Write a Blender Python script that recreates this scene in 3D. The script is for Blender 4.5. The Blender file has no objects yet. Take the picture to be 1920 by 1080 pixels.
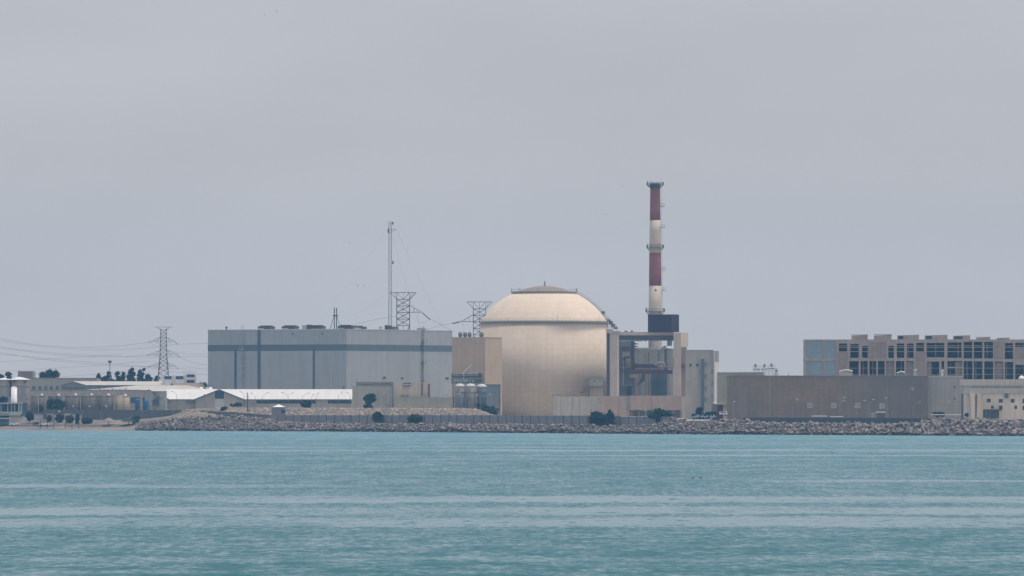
import bpy, math, random
import numpy as np
from mathutils import Vector, Matrix
random.seed(7); np.random.seed(7)
sc = bpy.context.scene
COL = sc.collection
A = 8e-5          # metres per metre of distance for one photograph pixel (1920 px wide)
HC = 16.8         # camera height above the water
HY = 740.0        # photograph row of the horizon
HAZE, HAZEC = 5.0e-5, (.31, .62, 1.)
SUN_E, SUN_ANG, SUN_EL, SUN_AZ = 2.5, 8., 75., 95.
SKY_S, OVER, SKYC, EXPO = .15, .6, (4.32, 4.36, 4.66), 0.
PI = math.pi

def X(px, Y): return (px - 960.0) * A * Y
def Z(py, Y): return HC + (HY - py) * A * Y

# ------------------------------------------------------------------ terrain tables
_sx = [-600, -200, 0, 260, 600, 1000, 1250, 1500, 1920, 2200, 2600]
_sy = [804, 805.5, 806.5, 807.5, 809, 812, 814, 815.5, 817.5, 818.5, 820]
_sY = [HC / (A * (y - HY)) for y in _sy]
_sX = [X(p, Y) for p, Y in zip(_sx, _sY)]
def shoreY(x): return np.interp(x, _sX, _sY)
def pxs(x): return x / (A * shoreY(x)) + 960.0
_cp = [-600, 235, 262, 300, 350, 440, 500, 522, 600, 1000, 1180, 1230, 1256, 1350, 1390, 1440, 1690, 1740, 1780, 1880, 1920, 2200, 2600]
_cy = [801, 801, 797, 789, 784, 782, 787, 793, 797, 799, 800.5, 798, 789, 788, 790, 796, 798, 793, 789.5, 790, 795, 795, 795]
def crest(x):
    p = pxs(x); Ys = shoreY(x)
    z = HC - (np.interp(p, _cp, _cy) - HY) * A * (Ys + 8)
    beach = np.clip((262 - p) / 25.0, 0, 1)
    z = z * (1 - beach) + 1.1 * beach
    d = (1.6 * z + 2.0) * (1 - beach) + 16 * beach
    return z, d
def gz(x, y):
    x = np.asarray(x, float); y = np.asarray(y, float)
    p = pxs(x); d = y - shoreY(x)
    zc, dc = crest(x)
    z36 = np.interp(p, [235, 265, 340, 940, 1000, 1240, 1256, 1350, 1400, 1900], [2.3, 4.5, 4.6, 4.0, 3.4, 3.4, 5.2, 5.2, 3.6, 3.8])
    z52 = np.interp(p, [235, 300, 340, 400, 890, 940, 1100, 1240, 1256, 1350, 1400], [4.2, 5.8, 9.6, 10.4, 10.4, 6.0, 4.8, 4.6, 5.2, 5.2, 4.6])
    z72 = np.interp(p, [235, 340, 400, 890, 940, 1260, 1310], [5.6, 8.6, 9.4, 9.4, 6.4, 6.0, 4.8])
    zpl = np.interp(p, [900, 950, 1260, 1310], [7.4, 6.4, 6.4, 5.0])
    k = [np.full_like(d, -80.), np.full_like(d, 0.), dc, dc + 5, np.full_like(d, 36.), np.full_like(d, 52.), np.full_like(d, 72.), np.full_like(d, 130.)]
    zz = [np.full_like(d, -6.), np.full_like(d, -.1), zc, np.minimum(zc - .1, zc * .6 + z36 * .4), z36, z52, z72, zpl]
    out = zpl.copy()
    for i in range(len(k) - 1, 0, -1):
        t = np.clip((d - k[i - 1]) / np.maximum(k[i] - k[i - 1], .01), 0, 1)
        out = np.where(d < k[i], zz[i - 1] + t * (zz[i] - zz[i - 1]), out)
    return out
def G(x, y): return float(gz(np.array([x]), np.array([y]))[0])

# ------------------------------------------------------------------ materials
def nd(nt, t, **kw):
    n = nt.nodes.new(t)
    for k, v in kw.items():
        if k in n.inputs.keys(): n.inputs[k].default_value = v
        else: setattr(n, k, v)
    return n
def mat(name, col, rough=.85, var=.14, sc=.35, streak=0., grid=None, gdark=.82, metal=0., spec=.3, blotch=None, centre=None, wet=False):
    m = bpy.data.materials.new(name); m.use_nodes = True
    nt = m.node_tree; L = nt.links; b = nt.nodes['Principled BSDF']
    b.inputs['Roughness'].default_value = rough; b.inputs['Metallic'].default_value = metal
    b.inputs['Specular IOR Level'].default_value = spec
    pos = nd(nt, 'ShaderNodeNewGeometry').outputs['Position']
    rgb = nd(nt, 'ShaderNodeRGB'); rgb.outputs[0].default_value = (*col, 1)
    cur = rgb.outputs[0]
    if blotch:                      # a second paint or weathering tone in large patches
        n = nd(nt, 'ShaderNodeTexNoise', Scale=blotch[1], Detail=3.); L.new(pos, n.inputs['Vector'])
        mr = nd(nt, 'ShaderNodeMapRange'); mr.inputs[1].default_value = .42; mr.inputs[2].default_value = .58
        L.new(n.outputs['Fac'], mr.inputs[0])
        mx = nd(nt, 'ShaderNodeMix', data_type='RGBA'); L.new(mr.outputs[0], mx.inputs[0]); L.new(cur, mx.inputs[6])
        mx.inputs[7].default_value = (*blotch[0], 1); cur = mx.outputs[2]
    fac = None
    def mul(f):
        nonlocal fac
        if fac is None: fac = f; return
        q = nd(nt, 'ShaderNodeMath', operation='MULTIPLY'); L.new(fac, q.inputs[0]); L.new(f, q.inputs[1]); fac = q.outputs[0]
    def noise(scale, amount, stretch=None, detail=4.):
        v = pos
        if stretch:
            mp = nd(nt, 'ShaderNodeVectorMath', operation='MULTIPLY'); L.new(pos, mp.inputs[0]); mp.inputs[1].default_value = stretch; v = mp.outputs[0]
        n = nd(nt, 'ShaderNodeTexNoise', Scale=scale, Detail=detail); L.new(v, n.inputs['Vector'])
        mr = nd(nt, 'ShaderNodeMapRange'); mr.inputs[1].default_value = .25; mr.inputs[2].default_value = .75
        mr.inputs[3].default_value = 1 - amount; mr.inputs[4].default_value = 1 + amount
        L.new(n.outputs['Fac'], mr.inputs[0]); mul(mr.outputs[0])
    if var: noise(sc, var); noise(sc * 7, var * .5)
    if streak: noise(1.0, streak, (.8, .8, .05), 3.)
    if grid:
        sp = nd(nt, 'ShaderNodeSeparateXYZ'); L.new(pos, sp.inputs[0])
        cb = nd(nt, 'ShaderNodeCombineXYZ')
        if centre:
            s2 = nd(nt, 'ShaderNodeVectorMath', operation='SUBTRACT'); L.new(pos, s2.inputs[0]); s2.inputs[1].default_value = (centre[0], centre[1], 0)
            s3 = nd(nt, 'ShaderNodeSeparateXYZ'); L.new(s2.outputs[0], s3.inputs[0])
            at = nd(nt, 'ShaderNodeMath', operation='ARCTAN2'); L.new(s3.outputs[1], at.inputs[0]); L.new(s3.outputs[0], at.inputs[1])
            ml = nd(nt, 'ShaderNodeMath', operation='MULTIPLY'); L.new(at.outputs[0], ml.inputs[0]); ml.inputs[1].default_value = centre[2]
            L.new(ml.outputs[0], cb.inputs[0])
        else:
            L.new(sp.outputs[0], cb.inputs[0])
        L.new(sp.outputs[2], cb.inputs[1])
        br = nd(nt, 'ShaderNodeTexBrick', offset=0., squash=1.)
        br.inputs['Scale'].default_value = 1; br.inputs['Brick Width'].default_value = grid[0]; br.inputs['Row Height'].default_value = grid[1]
        br.inputs['Mortar Size'].default_value = grid[2]; br.inputs['Mortar Smooth'].default_value = .3
        br.inputs['Color1'].default_value = (1, 1, 1, 1); br.inputs['Color2'].default_value = (.93, .93, .93, 1)
        br.inputs['Mortar'].default_value = (gdark, gdark, gdark, 1)
        L.new(cb.outputs[0], br.inputs['Vector'])
        bw = nd(nt, 'ShaderNodeRGBToBW'); L.new(br.outputs['Color'], bw.inputs[0]); mul(bw.outputs[0])
    if fac is not None:
        sv = nd(nt, 'ShaderNodeVectorMath', operation='SCALE'); L.new(cur, sv.inputs[0]); L.new(fac, sv.inputs['Scale']); cur = sv.outputs[0]
    L.new(cur, b.inputs['Base Color'])
    if wet:                         # tide-wet dark band with an uneven upper edge
        sp = nd(nt, 'ShaderNodeSeparateXYZ'); L.new(pos, sp.inputs[0])
        n = nd(nt, 'ShaderNodeTexNoise', Scale=.045, Detail=3.); L.new(pos, n.inputs['Vector'])
        q = nd(nt, 'ShaderNodeMath', operation='MULTIPLY_ADD'); L.new(n.outputs['Fac'], q.inputs[0]); q.inputs[1].default_value = -4.2; L.new(sp.outputs[2], q.inputs[2])
        mr = nd(nt, 'ShaderNodeMapRange'); mr.inputs[1].default_value = -1.3; mr.inputs[2].default_value = -.8; mr.inputs[3].default_value = .15; mr.inputs[4].default_value = 1.
        L.new(q.outputs[0], mr.inputs[0]); sv = nd(nt, 'ShaderNodeVectorMath', operation='SCALE'); L.new(cur, sv.inputs[0]); L.new(mr.outputs[0], sv.inputs['Scale']); cur = sv.outputs[0]
        for l_ in list(b.inputs['Base Color'].links): L.remove(l_)
        L.new(cur, b.inputs['Base Color'])
    return m
RC = (X(1020.5, 3330), 3330.0, 32.0)
M = dict(
    siding=mat('siding', (0.305, 0.32, 0.33), .6, .06, .06, .07, (1.2, 60, .06), .93),
    band=mat('band', (0.09, 0.122, 0.14), .6, .08, .2),
    trim=mat('trim', (0.0714, 0.104, 0.132), .6, .08, .3),
    tanblock=mat('tanblock', (0.455, 0.35, 0.26), .9, .06, .15, .08, (6, 3.2, .1), .93),
    dome=mat('dome', (0.6, 0.495, 0.395), .85, .05, .06, .045, (3.3, 2.6, .2), .9, centre=RC),
    domeband=mat('domeband', (0.255, 0.24, 0.215), .9, .1, .5),
    domecap=mat('domecap', (0.215, 0.17, 0.143), .85, .08, .2),
    darksteel=mat('darksteel', (0.0714, 0.0717, 0.0744), .6, .1, .8),
    steel=mat('steel', (0.173, 0.167, 0.162), .6, .1, .8),
    palesteel=mat('palesteel', (0.428, 0.418, 0.404), .5, .08, .8),
    stackwhite=mat('stackwhite', (0.49, 0.425, 0.35), .85, .06, .2, .08),
    stackred=mat('stackred', (0.24, 0.08, 0.072), .8, .08, .2, .06),
    stackcon=mat('stackcon', (0.24, 0.2, 0.19), .9, .08, .2),
    indigo=mat('indigo', (0.03, 0.015, 0.026), .7, .1, .3, 0, (1.4, 60, .1), .85),
    gantry=mat('gantry', (0.46, 0.385, 0.32), .9, .08, .25, .1, (30, 3, .08), .92),
    gantryhead=mat('gantryhead', (0.469, 0.399, 0.316), .9, .06, .25, .06),
    gantrydark=mat('gantrydark', (0.133, 0.133, 0.132), .8, .12, .3),
    rustcol=mat('rustcol', (0.163, 0.104, 0.0927), .8, .12, .3, .1),
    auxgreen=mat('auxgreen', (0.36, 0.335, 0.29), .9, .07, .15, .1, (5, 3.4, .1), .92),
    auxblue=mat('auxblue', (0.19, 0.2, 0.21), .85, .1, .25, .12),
    auxpanel=mat('auxpanel', (0.085, 0.12, 0.15), .8, .1, .3, .1),
    plum=mat('plum', (0.12, 0.05, 0.07), .7, .15, .6),
    podium=mat('podium', (0.385, 0.295, 0.24), .9, .08, .2, .14, (7, 40, .15), .86),
    palewall=mat('palewall', (0.438, 0.399, 0.338), .9, .07, .2, .12, (9, 40, .15), .9),
    paleface=mat('paleface', (0.58, 0.55, 0.54), .85, .05, .2, .06),
    strip=mat('strip', (0.255, 0.243, 0.233), .85, .1, .25, .1),
    tile=mat('tile', (0.2, 0.15, 0.113), .8, .1, .12, .13, (2.4, 1.6, .08), .9, blotch=((.16, .14, .125), .012)),
    olive=mat('olive', (0.326, 0.304, 0.237), .9, .07, .2, .08, (5, 3, .1), .94),
    greywall=mat('greywall', (0.32, 0.3, 0.265), .9, .08, .15, .12, (6, 3, .1), .93),
    beige=mat('beige', (0.52, 0.46, 0.385), .9, .08, .2, .12),
    beigeband=mat('beigeband', (0.367, 0.332, 0.281), .9, .08, .2, .1),
    frame=mat('frame', (0.315, 0.26, 0.225), .9, .1, .3, .12),
    infill=mat('infill', (0.265, 0.212, 0.183), .95, .12, .35, .08, (3, .8, .07), .85),
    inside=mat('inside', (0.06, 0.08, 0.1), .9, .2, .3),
    shadeglass=mat('shadeglass', (0.018, 0.035, 0.055), .25, .1, .3, spec=.5),
    paleglass=mat('paleglass', (0.2, 0.275, 0.32), .3, .07, .3, spec=.5),
    whiteroof=mat('whiteroof', (0.53, 0.52, 0.51), .5, .04, .15, 0, (1.6, 60, .08), .95),
    greyroof=mat('greyroof', (0.38, 0.36, 0.335), .6, .06, .1, 0, (2, 60, .1), .95),
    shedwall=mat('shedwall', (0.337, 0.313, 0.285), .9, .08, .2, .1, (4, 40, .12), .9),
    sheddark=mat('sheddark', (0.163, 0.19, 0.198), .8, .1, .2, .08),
    storewall=mat('storewall', (0.367, 0.327, 0.285), .9, .08, .2, .12, (6, 40, .12), .9),
    farwall=mat('farwall', (0.296, 0.281, 0.264), .9, .06, .2, .06),
    farbrown=mat('farbrown', (0.265, 0.223, 0.198), .9, .06, .2, .06, (2, 40, .2), .85),
    tank=mat('tank', (0.12, 0.108, 0.1), .7, .08, .3, .12, (60, 1.5, .08), .9),
    tankpale=mat('tankpale', (0.32, 0.265, 0.2), .7, .08, .3, .12, (2.4, 1.5, .1), .86),
    white=mat('white', (0.62, 0.61, 0.6), .5, .04, .6),
    bluetank=mat('bluetank', (0.012, 0.085, 0.22), .5, .08, .5),
    silo=mat('silo', (0.14, 0.14, 0.16), .7, .1, .3, .16),
    silomid=mat('silomid', (0.16, 0.16, 0.15), .7, .12, .3, .16),
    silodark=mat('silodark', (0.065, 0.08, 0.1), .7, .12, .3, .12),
    shedblue=mat('shedblue', (0.194, 0.214, 0.22), .7, .08, .3, .1, (1.4, 60, .1), .9),
    pipegreen=mat('pipegreen', (0.204, 0.237, 0.228), .7, .12, .5),
    office=mat('office', (0.8, 0.8, 0.8), .7, .05, .3),
    officeblue=mat('officeblue', (0.035, 0.075, 0.15), .35, .1, .4, spec=.5),
    panelwall=mat('panelwall', (0.215, 0.215, 0.225), .9, .1, .15, .12),
    perim=mat('perim', (0.128, 0.138, 0.145), .9, .12, .15, .14, (3, 40, .15), .85),
    bluewall=mat('bluewall', (0.065, 0.085, 0.1), .9, .15, .12, .1),
    thatch=mat('thatch', (0.19, 0.16, 0.14), .95, .2, 1.2),
    thatchdark=mat('thatchdark', (0.025, 0.035, 0.035), .95, .25, 1.2),
    bark=mat('bark', (0.0918, 0.0717, 0.0525), .95, .2, 1.5),
    leafteal=mat('leafteal', (0.013, 0.038, 0.034), .8, .5, .5),
    leafgreen=mat('leafgreen', (0.015, 0.065, 0.038), .8, .5, .5),
    leafgrey=mat('leafgrey', (0.028, 0.055, 0.045), .85, .45, .5),
    carwhite=mat('carwhite', (0.78, 0.8, 0.83), .3, .03, .5, spec=.5),
    carblack=mat('carblack', (0.03, 0.035, 0.04), .4, .05, .5, spec=.5),
    rubber=mat('rubber', (0.02, 0.02, 0.022), .8, .1, 2),
    fascia=mat('fascia', (0.408, 0.446, 0.395), .7, .06, .4),
    signgreen=mat('signgreen', (0.06, 0.14, 0.11), .7, .1, .8),
    signboard=mat('signboard', (0.015, 0.035, 0.065), .7, .15, .5),
    letters=mat('letters', (0.62, 0.68, 0.74), .6, .04, 1),
    rock=mat('rock', (0.275, 0.228, 0.2), .95, .3, .55, 0, blotch=((.11, .095, .095), .8), wet=True),
    rockpale=mat('rockpale', (0.42, 0.35, 0.275), .95, .3, .8, 0, blotch=((.30, .25, .21), .25)),
    boulder=mat('boulder', (0.27, 0.226, 0.205), .95, .28, .45, 0, blotch=((.13, .11, .11), .6), wet=True),
    road=mat('road', (0.09, 0.09, 0.092), .9, .1, .2),
    bird=mat('bird', (0.03, 0.03, 0.035), .9, .2, 4),
    insul=mat('insul', (0.102, 0.11, 0.11), .4, .1, 1),
)

# ------------------------------------------------------------------ mesh builder
class MB:
    def __init__(s): s.v = []; s.f = []
    def poly(s, pts):
        n = len(s.v); s.v += [tuple(p) for p in pts]; s.f.append(tuple(range(n, n + len(pts))))
    def hexa(s, p):      # p: 8 points, bottom 4 then top 4 in the same turn
        n = len(s.v); s.v += [tuple(q) for q in p]
        for f in ((3, 2, 1, 0), (4, 5, 6, 7), (0, 1, 5, 4), (1, 2, 6, 5), (2, 3, 7, 6), (3, 0, 4, 7)):
            s.f.append(tuple(n + i for i in f))
    def box(s, x0, x1, y0, y1, z0, z1):
        s.hexa([(x0, y0, z0), (x1, y0, z0), (x1, y1, z0), (x0, y1, z0), (x0, y0, z1), (x1, y0, z1), (x1, y1, z1), (x0, y1, z1)])
    def tube(s, p, q, r, n=4, r2=None):
        p = Vector(p); q = Vector(q); d = (q - p)
        if d.length < 1e-6: return
        d.normalize(); u = d.cross(Vector((0, 0, 1)))
        if u.length < .1: u = d.cross(Vector((1, 0, 0)))
        u.normalize(); w = d.cross(u); r2 = r if r2 is None else r2; k = len(s.v)
        for c, rr in ((p, r), (q, r2)):
            for i in range(n):
                a = 2 * PI * (i + .5) / n; s.v.append(tuple(c + (u * math.cos(a) + w * math.sin(a)) * rr))
        for i in range(n):
            j = (i + 1) % n; s.f.append((k + i, k + j, k + n + j, k + n + i))
        s.f.append(tuple(k + i for i in reversed(range(n)))); s.f.append(tuple(k + n + i for i in range(n)))
    def path(s, pts, r, n=4):
        for a, b in zip(pts[:-1], pts[1:]): s.tube(a, b, r, n)
    def lathe(s, prof, cx, cy, n=32, a0=0., a1=2 * PI):
        full = abs(a1 - a0 - 2 * PI) < 1e-6; cols = n if full else n + 1; k = len(s.v)
        for r, z in prof:
            for i in range(cols):
                a = a0 + (a1 - a0) * i / n; s.v.append((cx + r * math.cos(a), cy + r * math.sin(a), z))
        for j in range(len(prof) - 1):
            for i in range(n):
                i2 = (i + 1) % cols; s.f.append((k + j * cols + i, k + j * cols + i2, k + (j + 1) * cols + i2, k + (j + 1) * cols + i))
        if full:
            for j, rev in ((0, True), (len(prof) - 1, False)):
                if prof[j][0] > 1e-4:
                    ids = [k + j * cols + i for i in range(n)]; s.f.append(tuple(reversed(ids)) if rev else tuple(ids))
    def prism(s, a, b):   # two matching outlines
        n = len(a); k = len(s.v); s.v += [tuple(p) for p in a] + [tuple(p) for p in b]
        s.f.append(tuple(range(k, k + n))); s.f.append(tuple(reversed(range(k + n, k + 2 * n))))
        for i in range(n):
            j = (i + 1) % n; s.f.append((k + j, k + i, k + n + i, k + n + j))
    def build(s, name, m, parent=None, smooth=False):
        o0 = Vector(parent.matrix_world.translation) if False else (Vector(parent['_o']) if parent and '_o' in parent.keys() else Vector((0, 0, 0)))
        me = bpy.data.meshes.new(name)
        me.from_pydata([(v[0] - o0[0], v[1] - o0[1], v[2] - o0[2]) for v in s.v], [], s.f)
        if smooth:
            me.polygons.foreach_set('use_smooth', [True] * len(me.polygons))
        me.materials.append(M[m] if isinstance(m, str) else m)
        o = bpy.data.objects.new(name, me); COL.objects.link(o)
        if parent: o.parent = parent; o['_o'] = tuple(o0)
        return o
def thing(name, label, cat, loc, group=None):
    o = bpy.data.objects.new(name, None); COL.objects.link(o); o.empty_display_size = .5
    o.location = loc; o['label'] = label; o['category'] = cat; o['_o'] = tuple(loc)
    if group: o['group'] = group
    return o
def copy_thing(root, loc, label=None):
    r = root.copy(); COL.objects.link(r); r.location = loc
    if label: r['label'] = label
    for ch in list(root.children):
        c = ch.copy(); COL.objects.link(c); c.parent = r
        for g in list(ch.children):
            q = g.copy(); COL.objects.link(q); q.parent = c
    return r
class Face:
    def shift(s, d):
        q = Face.__new__(Face); q.u, q.n = s.u, s.n; q.c = (s.c[0] + s.n[0] * d, s.c[1] + s.n[1] * d); return q
    """A vertical wall plane through photo column px at distance Y, running along u; d is measured outwards."""
    def __init__(s, px, Y, u=(1, 0)):
        l = math.hypot(*u); s.u = (u[0] / l, u[1] / l); s.c = (X(px, Y), Y)
        s.n = (s.u[1], -s.u[0])
        if s.n[1] > 0: s.n = (-s.n[0], -s.n[1])
    def t(s, px):
        k = (px - 960) * A
        return (k * s.c[1] - s.c[0]) / (s.u[0] - k * s.u[1])
    def p(s, px, py=None, d=0., z=None):
        t = s.t(px); Y = s.c[1] + s.u[1] * t
        zz = Z(py, Y) if z is None else z
        return Vector((s.c[0] + s.u[0] * t + s.n[0] * d, Y + s.n[1] * d, zz))
    def box(s, mb, x0, x1, y0, y1, d0, d1, z0=None, z1=None):
        def c(px, py, d, z): return s.p(px, py, d, z)
        zt0 = c(x0, y0, 0, z1)[2]; zt1 = c(x1, y0, 0, z1)[2]
        zt = min(zt0, zt1) if y0 is not None else z1
        zb = c((x0 + x1) / 2, y1, 0, z0)[2]
        a, b = (d0, d1)
        q = []
        for z in (zb, zt):
            for px, d in ((x0, b), (x1, b), (x1, a), (x0, a)):
                v = s.p(px, None, d, z); q.append(v)
        mb.hexa(q)
def rail(mb, pts, h=1.1, r=.05, step=2.):
    for a, b in zip(pts[:-1], pts[1:]):
        a = Vector(a); b = Vector(b); n = max(1, int((b - a).length / step))
        for i in range(n + 1):
            p = a.lerp(b, i / n); mb.tube(p, p + Vector((0, 0, h)), r)
        for k in (.5, 1.): mb.tube(a + Vector((0, 0, h * k)), b + Vector((0, 0, h * k)), r)
def facade(mb, xs0, xs1, zb, zt, holes, Y, depth):
    """Frontal wall with real openings; holes are (x0,x1,z0,z1) in metres."""
    xs = sorted({xs0, xs1, *[h[0] for h in holes], *[h[1] for h in holes]}); zs = sorted({zb, zt, *[h[2] for h in holes], *[h[3] for h in holes]})
    xs = [x for x in xs if xs0 <= x <= xs1]; zs = [z for z in zs if zb <= z <= zt]
    nx, nz = len(xs) - 1, len(zs) - 1
    def solid(i, j):
        if i < 0 or j < 0 or i >= nx or j >= nz: return False
        cx = (xs[i] + xs[i + 1]) / 2; cz = (zs[j] + zs[j + 1]) / 2
        return not any(h[0] < cx < h[1] and h[2] < cz < h[3] for h in holes)
    Yb = Y + depth
    for i in range(nx):
        for j in range(nz):
            if not solid(i, j): continue
            a, b, c, d = xs[i], xs[i + 1], zs[j], zs[j + 1]
            mb.poly([(a, Y, c), (b, Y, c), (b, Y, d), (a, Y, d)]); mb.poly([(b, Yb, c), (a, Yb, c), (a, Yb, d), (b, Yb, d)])
            if not solid(i - 1, j): mb.poly([(a, Yb, c), (a, Y, c), (a, Y, d), (a, Yb, d)])
            if not solid(i + 1, j): mb.poly([(b, Y, c), (b, Yb, c), (b, Yb, d), (b, Y, d)])
            if not solid(i, j - 1): mb.poly([(a, Yb, c), (b, Yb, c), (b, Y, c), (a, Y, c)])
            if not solid(i, j + 1): mb.poly([(a, Y, d), (b, Y, d), (b, Yb, d), (a, Yb, d)])
def lattice(mb, c, levels, r=.1, rb=.06, faces=(0, 1, 2, 3)):
    """Four legged lattice shaft; levels = [(z, half width)]."""
    def cor(i, lv): sx = (-1, 1, 1, -1)[i]; sy = (-1, -1, 1, 1)[i]; return Vector((c[0] + sx * lv[1], c[1] + sy * lv[1], lv[0]))
    for a, b in zip(levels[:-1], levels[1:]):
        for i in range(4): mb.tube(cor(i, a), cor(i, b), r)
        for i in faces:
            j = (i + 1) % 4
            mb.tube(cor(i, a), cor(j, b), rb); mb.tube(cor(j, a), cor(i, b), rb); mb.tube(cor(i, b), cor(j, b), rb)

# ================================================================== SETTING
def grid_mesh(name, xs, ys, zf, m, kind='structure'):
    gx, gy = np.meshgrid(xs, ys); zz = zf(gx, gy)
    v = np.stack([gx.ravel(), gy.ravel(), zz.ravel()], 1); nx, ny = len(xs), len(ys)
    i = np.arange(nx - 1)[None, :] + nx * np.arange(ny - 1)[:, None]; i = i.ravel()
    f = np.stack([i, i + 1, i + nx + 1, i + nx], 1)
    me = bpy.data.meshes.new(name); me.from_pydata(v.tolist(), [], f.tolist()); me.polygons.foreach_set('use_smooth', [True] * len(f))
    me.materials.append(m); o = bpy.data.objects.new(name, me); COL.objects.link(o); o['kind'] = kind
    return o
def ground_mat():
    m = mat('sand', (.18, .145, .12), .95, .2, .12, 0, blotch=((.13, .11, .10), .05)); return m
_xs = np.concatenate([np.linspace(-2500, -420, 14), np.arange(-400, 401, 2.5), np.linspace(420, 2500, 14)])
_dd = np.concatenate([[-80, -30, -10], np.arange(-4, 80, 1.5), np.linspace(82, 135, 14), [200, 320, 500, 800, 1300, 1900]])
gx, gd = np.meshgrid(_xs, _dd); gy = gd + shoreY(gx)
gzz = gz(gx, gy) + np.where((gd > 2) & (gd < 80), np.random.rand(*gx.shape) * .3 - .15, 0)
v = np.stack([gx.ravel(), gy.ravel(), gzz.ravel()], 1); nx, ny = len(_xs), len(_dd)
i = (np.arange(nx - 1)[None, :] + nx * np.arange(ny - 1)[:, None]).ravel()
f = np.stack([i, i + 1, i + nx + 1, i + nx], 1)
me = bpy.data.meshes.new('ground'); me.from_pydata(v.tolist(), [], f.tolist()); me.materials.append(ground_mat()); me.materials.append(mat('gapshade', (.075, .068, .066), .95, .25, .8))  # second slot: dark ground colour paints in the shade of gaps between rocks
me.polygons.foreach_set('use_smooth', [True] * len(f))
fx = gx.ravel()[i]; fd = gd.ravel()[i]; gapfaces = (pxs(fx) > 262) & (fd > -12) & (fd < crest(fx)[1] + 4)
me.materials.append(mat('yard', (.36, .33, .29), .95, .12, .05, 0, blotch=((.29, .26, .225), .03)))  # pale ground tone added to bounce light onto the lower walls
mi = gapfaces.astype(int); mi[(fd > 74) & (np.abs(fx) < 420)] = 2
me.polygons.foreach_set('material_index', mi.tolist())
o = bpy.data.objects.new('ground', me); COL.objects.link(o); o['kind'] = 'structure'

# water: open sea from behind the camera to the shore, a real rippled surface
def water_mat():
    m = bpy.data.materials.new('sea'); m.use_nodes = True; nt = m.node_tree; L = nt.links; b = nt.nodes['Principled BSDF']
    pos = nd(nt, 'ShaderNodeNewGeometry').outputs['Position']
    def stretched(v3):
        q = nd(nt, 'ShaderNodeVectorMath', operation='MULTIPLY'); L.new(pos, q.inputs[0]); q.inputs[1].default_value = v3; return q.outputs[0]
    def noise(v3, detail, rough=.5, dist=0.):
        n = nd(nt, 'ShaderNodeTexNoise', Scale=1., Detail=detail, Roughness=rough, Distortion=dist); L.new(stretched(v3), n.inputs['Vector']); return n.outputs['Fac']
    def ramp(s, a, bb, c=0., d=1.):
        r = nd(nt, 'ShaderNodeMapRange'); r.interpolation_type = 'SMOOTHSTEP'
        r.inputs[1].default_value = a; r.inputs[2].default_value = bb; r.inputs[3].default_value = c; r.inputs[4].default_value = d
        L.new(s, r.inputs[0]); return r.outputs[0]
    def mth(op, a, bb):
        q = nd(nt, 'ShaderNodeMath', operation=op)
        for k, w in enumerate((a, bb)):
            if isinstance(w, (int, float)): q.inputs[k].default_value = w
            else: L.new(w, q.inputs[k])
        return q.outputs[0]
    sp = nd(nt, 'ShaderNodeSeparateXYZ'); L.new(pos, sp.inputs[0]); PX, PY = sp.outputs[0], sp.outputs[1]
    wy = mth('ADD', PY, mth('ADD', mth('MULTIPLY', mth('SUBTRACT', noise((.02, .004, 1), 3.), .5), 70.), mth('MULTIPLY', mth('SUBTRACT', noise((.5, .03, 1), 3., .65), .5), 34.)))
    slick = None                                     # calm oily bands lying along the shore
    for yc, hw, xa, xb, st in SLICKS:
        e = max(5., hw * .35)
        m_ = mth('MULTIPLY', ramp(wy, yc - hw - e, yc - hw + e), ramp(wy, yc + hw - e, yc + hw + e, 1, 0))
        if xa is not None: m_ = mth('MULTIPLY', m_, ramp(PX, xa, xa + 45))
        if xb is not None: m_ = mth('MULTIPLY', m_, ramp(PX, xb - 45, xb, 1, 0))
        m_ = mth('MULTIPLY', m_, st); slick = m_ if slick is None else mth('MAXIMUM', slick, m_)
    slick = mth('MULTIPLY', slick, mth('MULTIPLY', ramp(noise((.33, .075, 1), 3., .6), .33, .42), ramp(noise((.014, .009, 1), 3., .6), .34, .56, .6, 1)))
    # sea swell and chop: the height of each face's tilt towards the open sea, in fixed world places
    n1 = ramp(noise((.9, .17, 1), 4., .72), .36, .66); n2 = ramp(noise((.17, .028, 1), 3., .6), .32, .7); n3 = ramp(noise((.022, .011, 1), 2.5, .5, .3), .35, .68)
    chop = mth('ADD', mth('MULTIPLY', n1, WC1), mth('ADD', mth('MULTIPLY', n2, WC2), mth('ADD', mth('MULTIPLY', n3, WC3), mth('MULTIPLY', ramp(noise((.16, .075, 1), 3., .6, .2), .42, .66), mth('MULTIPLY', ramp(PY, 560, 1000, 1, 0), .22)))))
    tilt = mth('ADD', mth('MULTIPLY', mth('ADD', chop, WT0), ramp(slick, 0, 1, 1, WSL)), .012)
    sidew = mth('MULTIPLY', mth('SUBTRACT', n1, .5), .05)
    cb = nd(nt, 'ShaderNodeCombineXYZ'); cb.inputs[2].default_value = 1.; L.new(mth('MULTIPLY', tilt, -1.), cb.inputs[1]); L.new(sidew, cb.inputs[0])
    nm = nd(nt, 'ShaderNodeVectorMath', operation='NORMALIZE'); L.new(cb.outputs[0], nm.inputs[0]); L.new(nm.outputs[0], b.inputs['Normal'])
    sp = nd(nt, 'ShaderNodeSeparateXYZ'); L.new(pos, sp.inputs[0])
    sh = ramp(mth('ADD', sp.outputs[1], mth('MULTIPLY', sp.outputs[0], .8)), 1500, 3000)
    mx = nd(nt, 'ShaderNodeMix', data_type='RGBA'); L.new(sh, mx.inputs[0]); mx.inputs[6].default_value = (*WDEEP, 1); mx.inputs[7].default_value = (*WSHAL, 1)
    L.new(mx.outputs[2], b.inputs['Base Color'])
    L.new(ramp(slick, 0, 1, WR0, WR1), b.inputs['Roughness'])
    b.inputs['IOR'].default_value = 1.33
    return m
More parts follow.
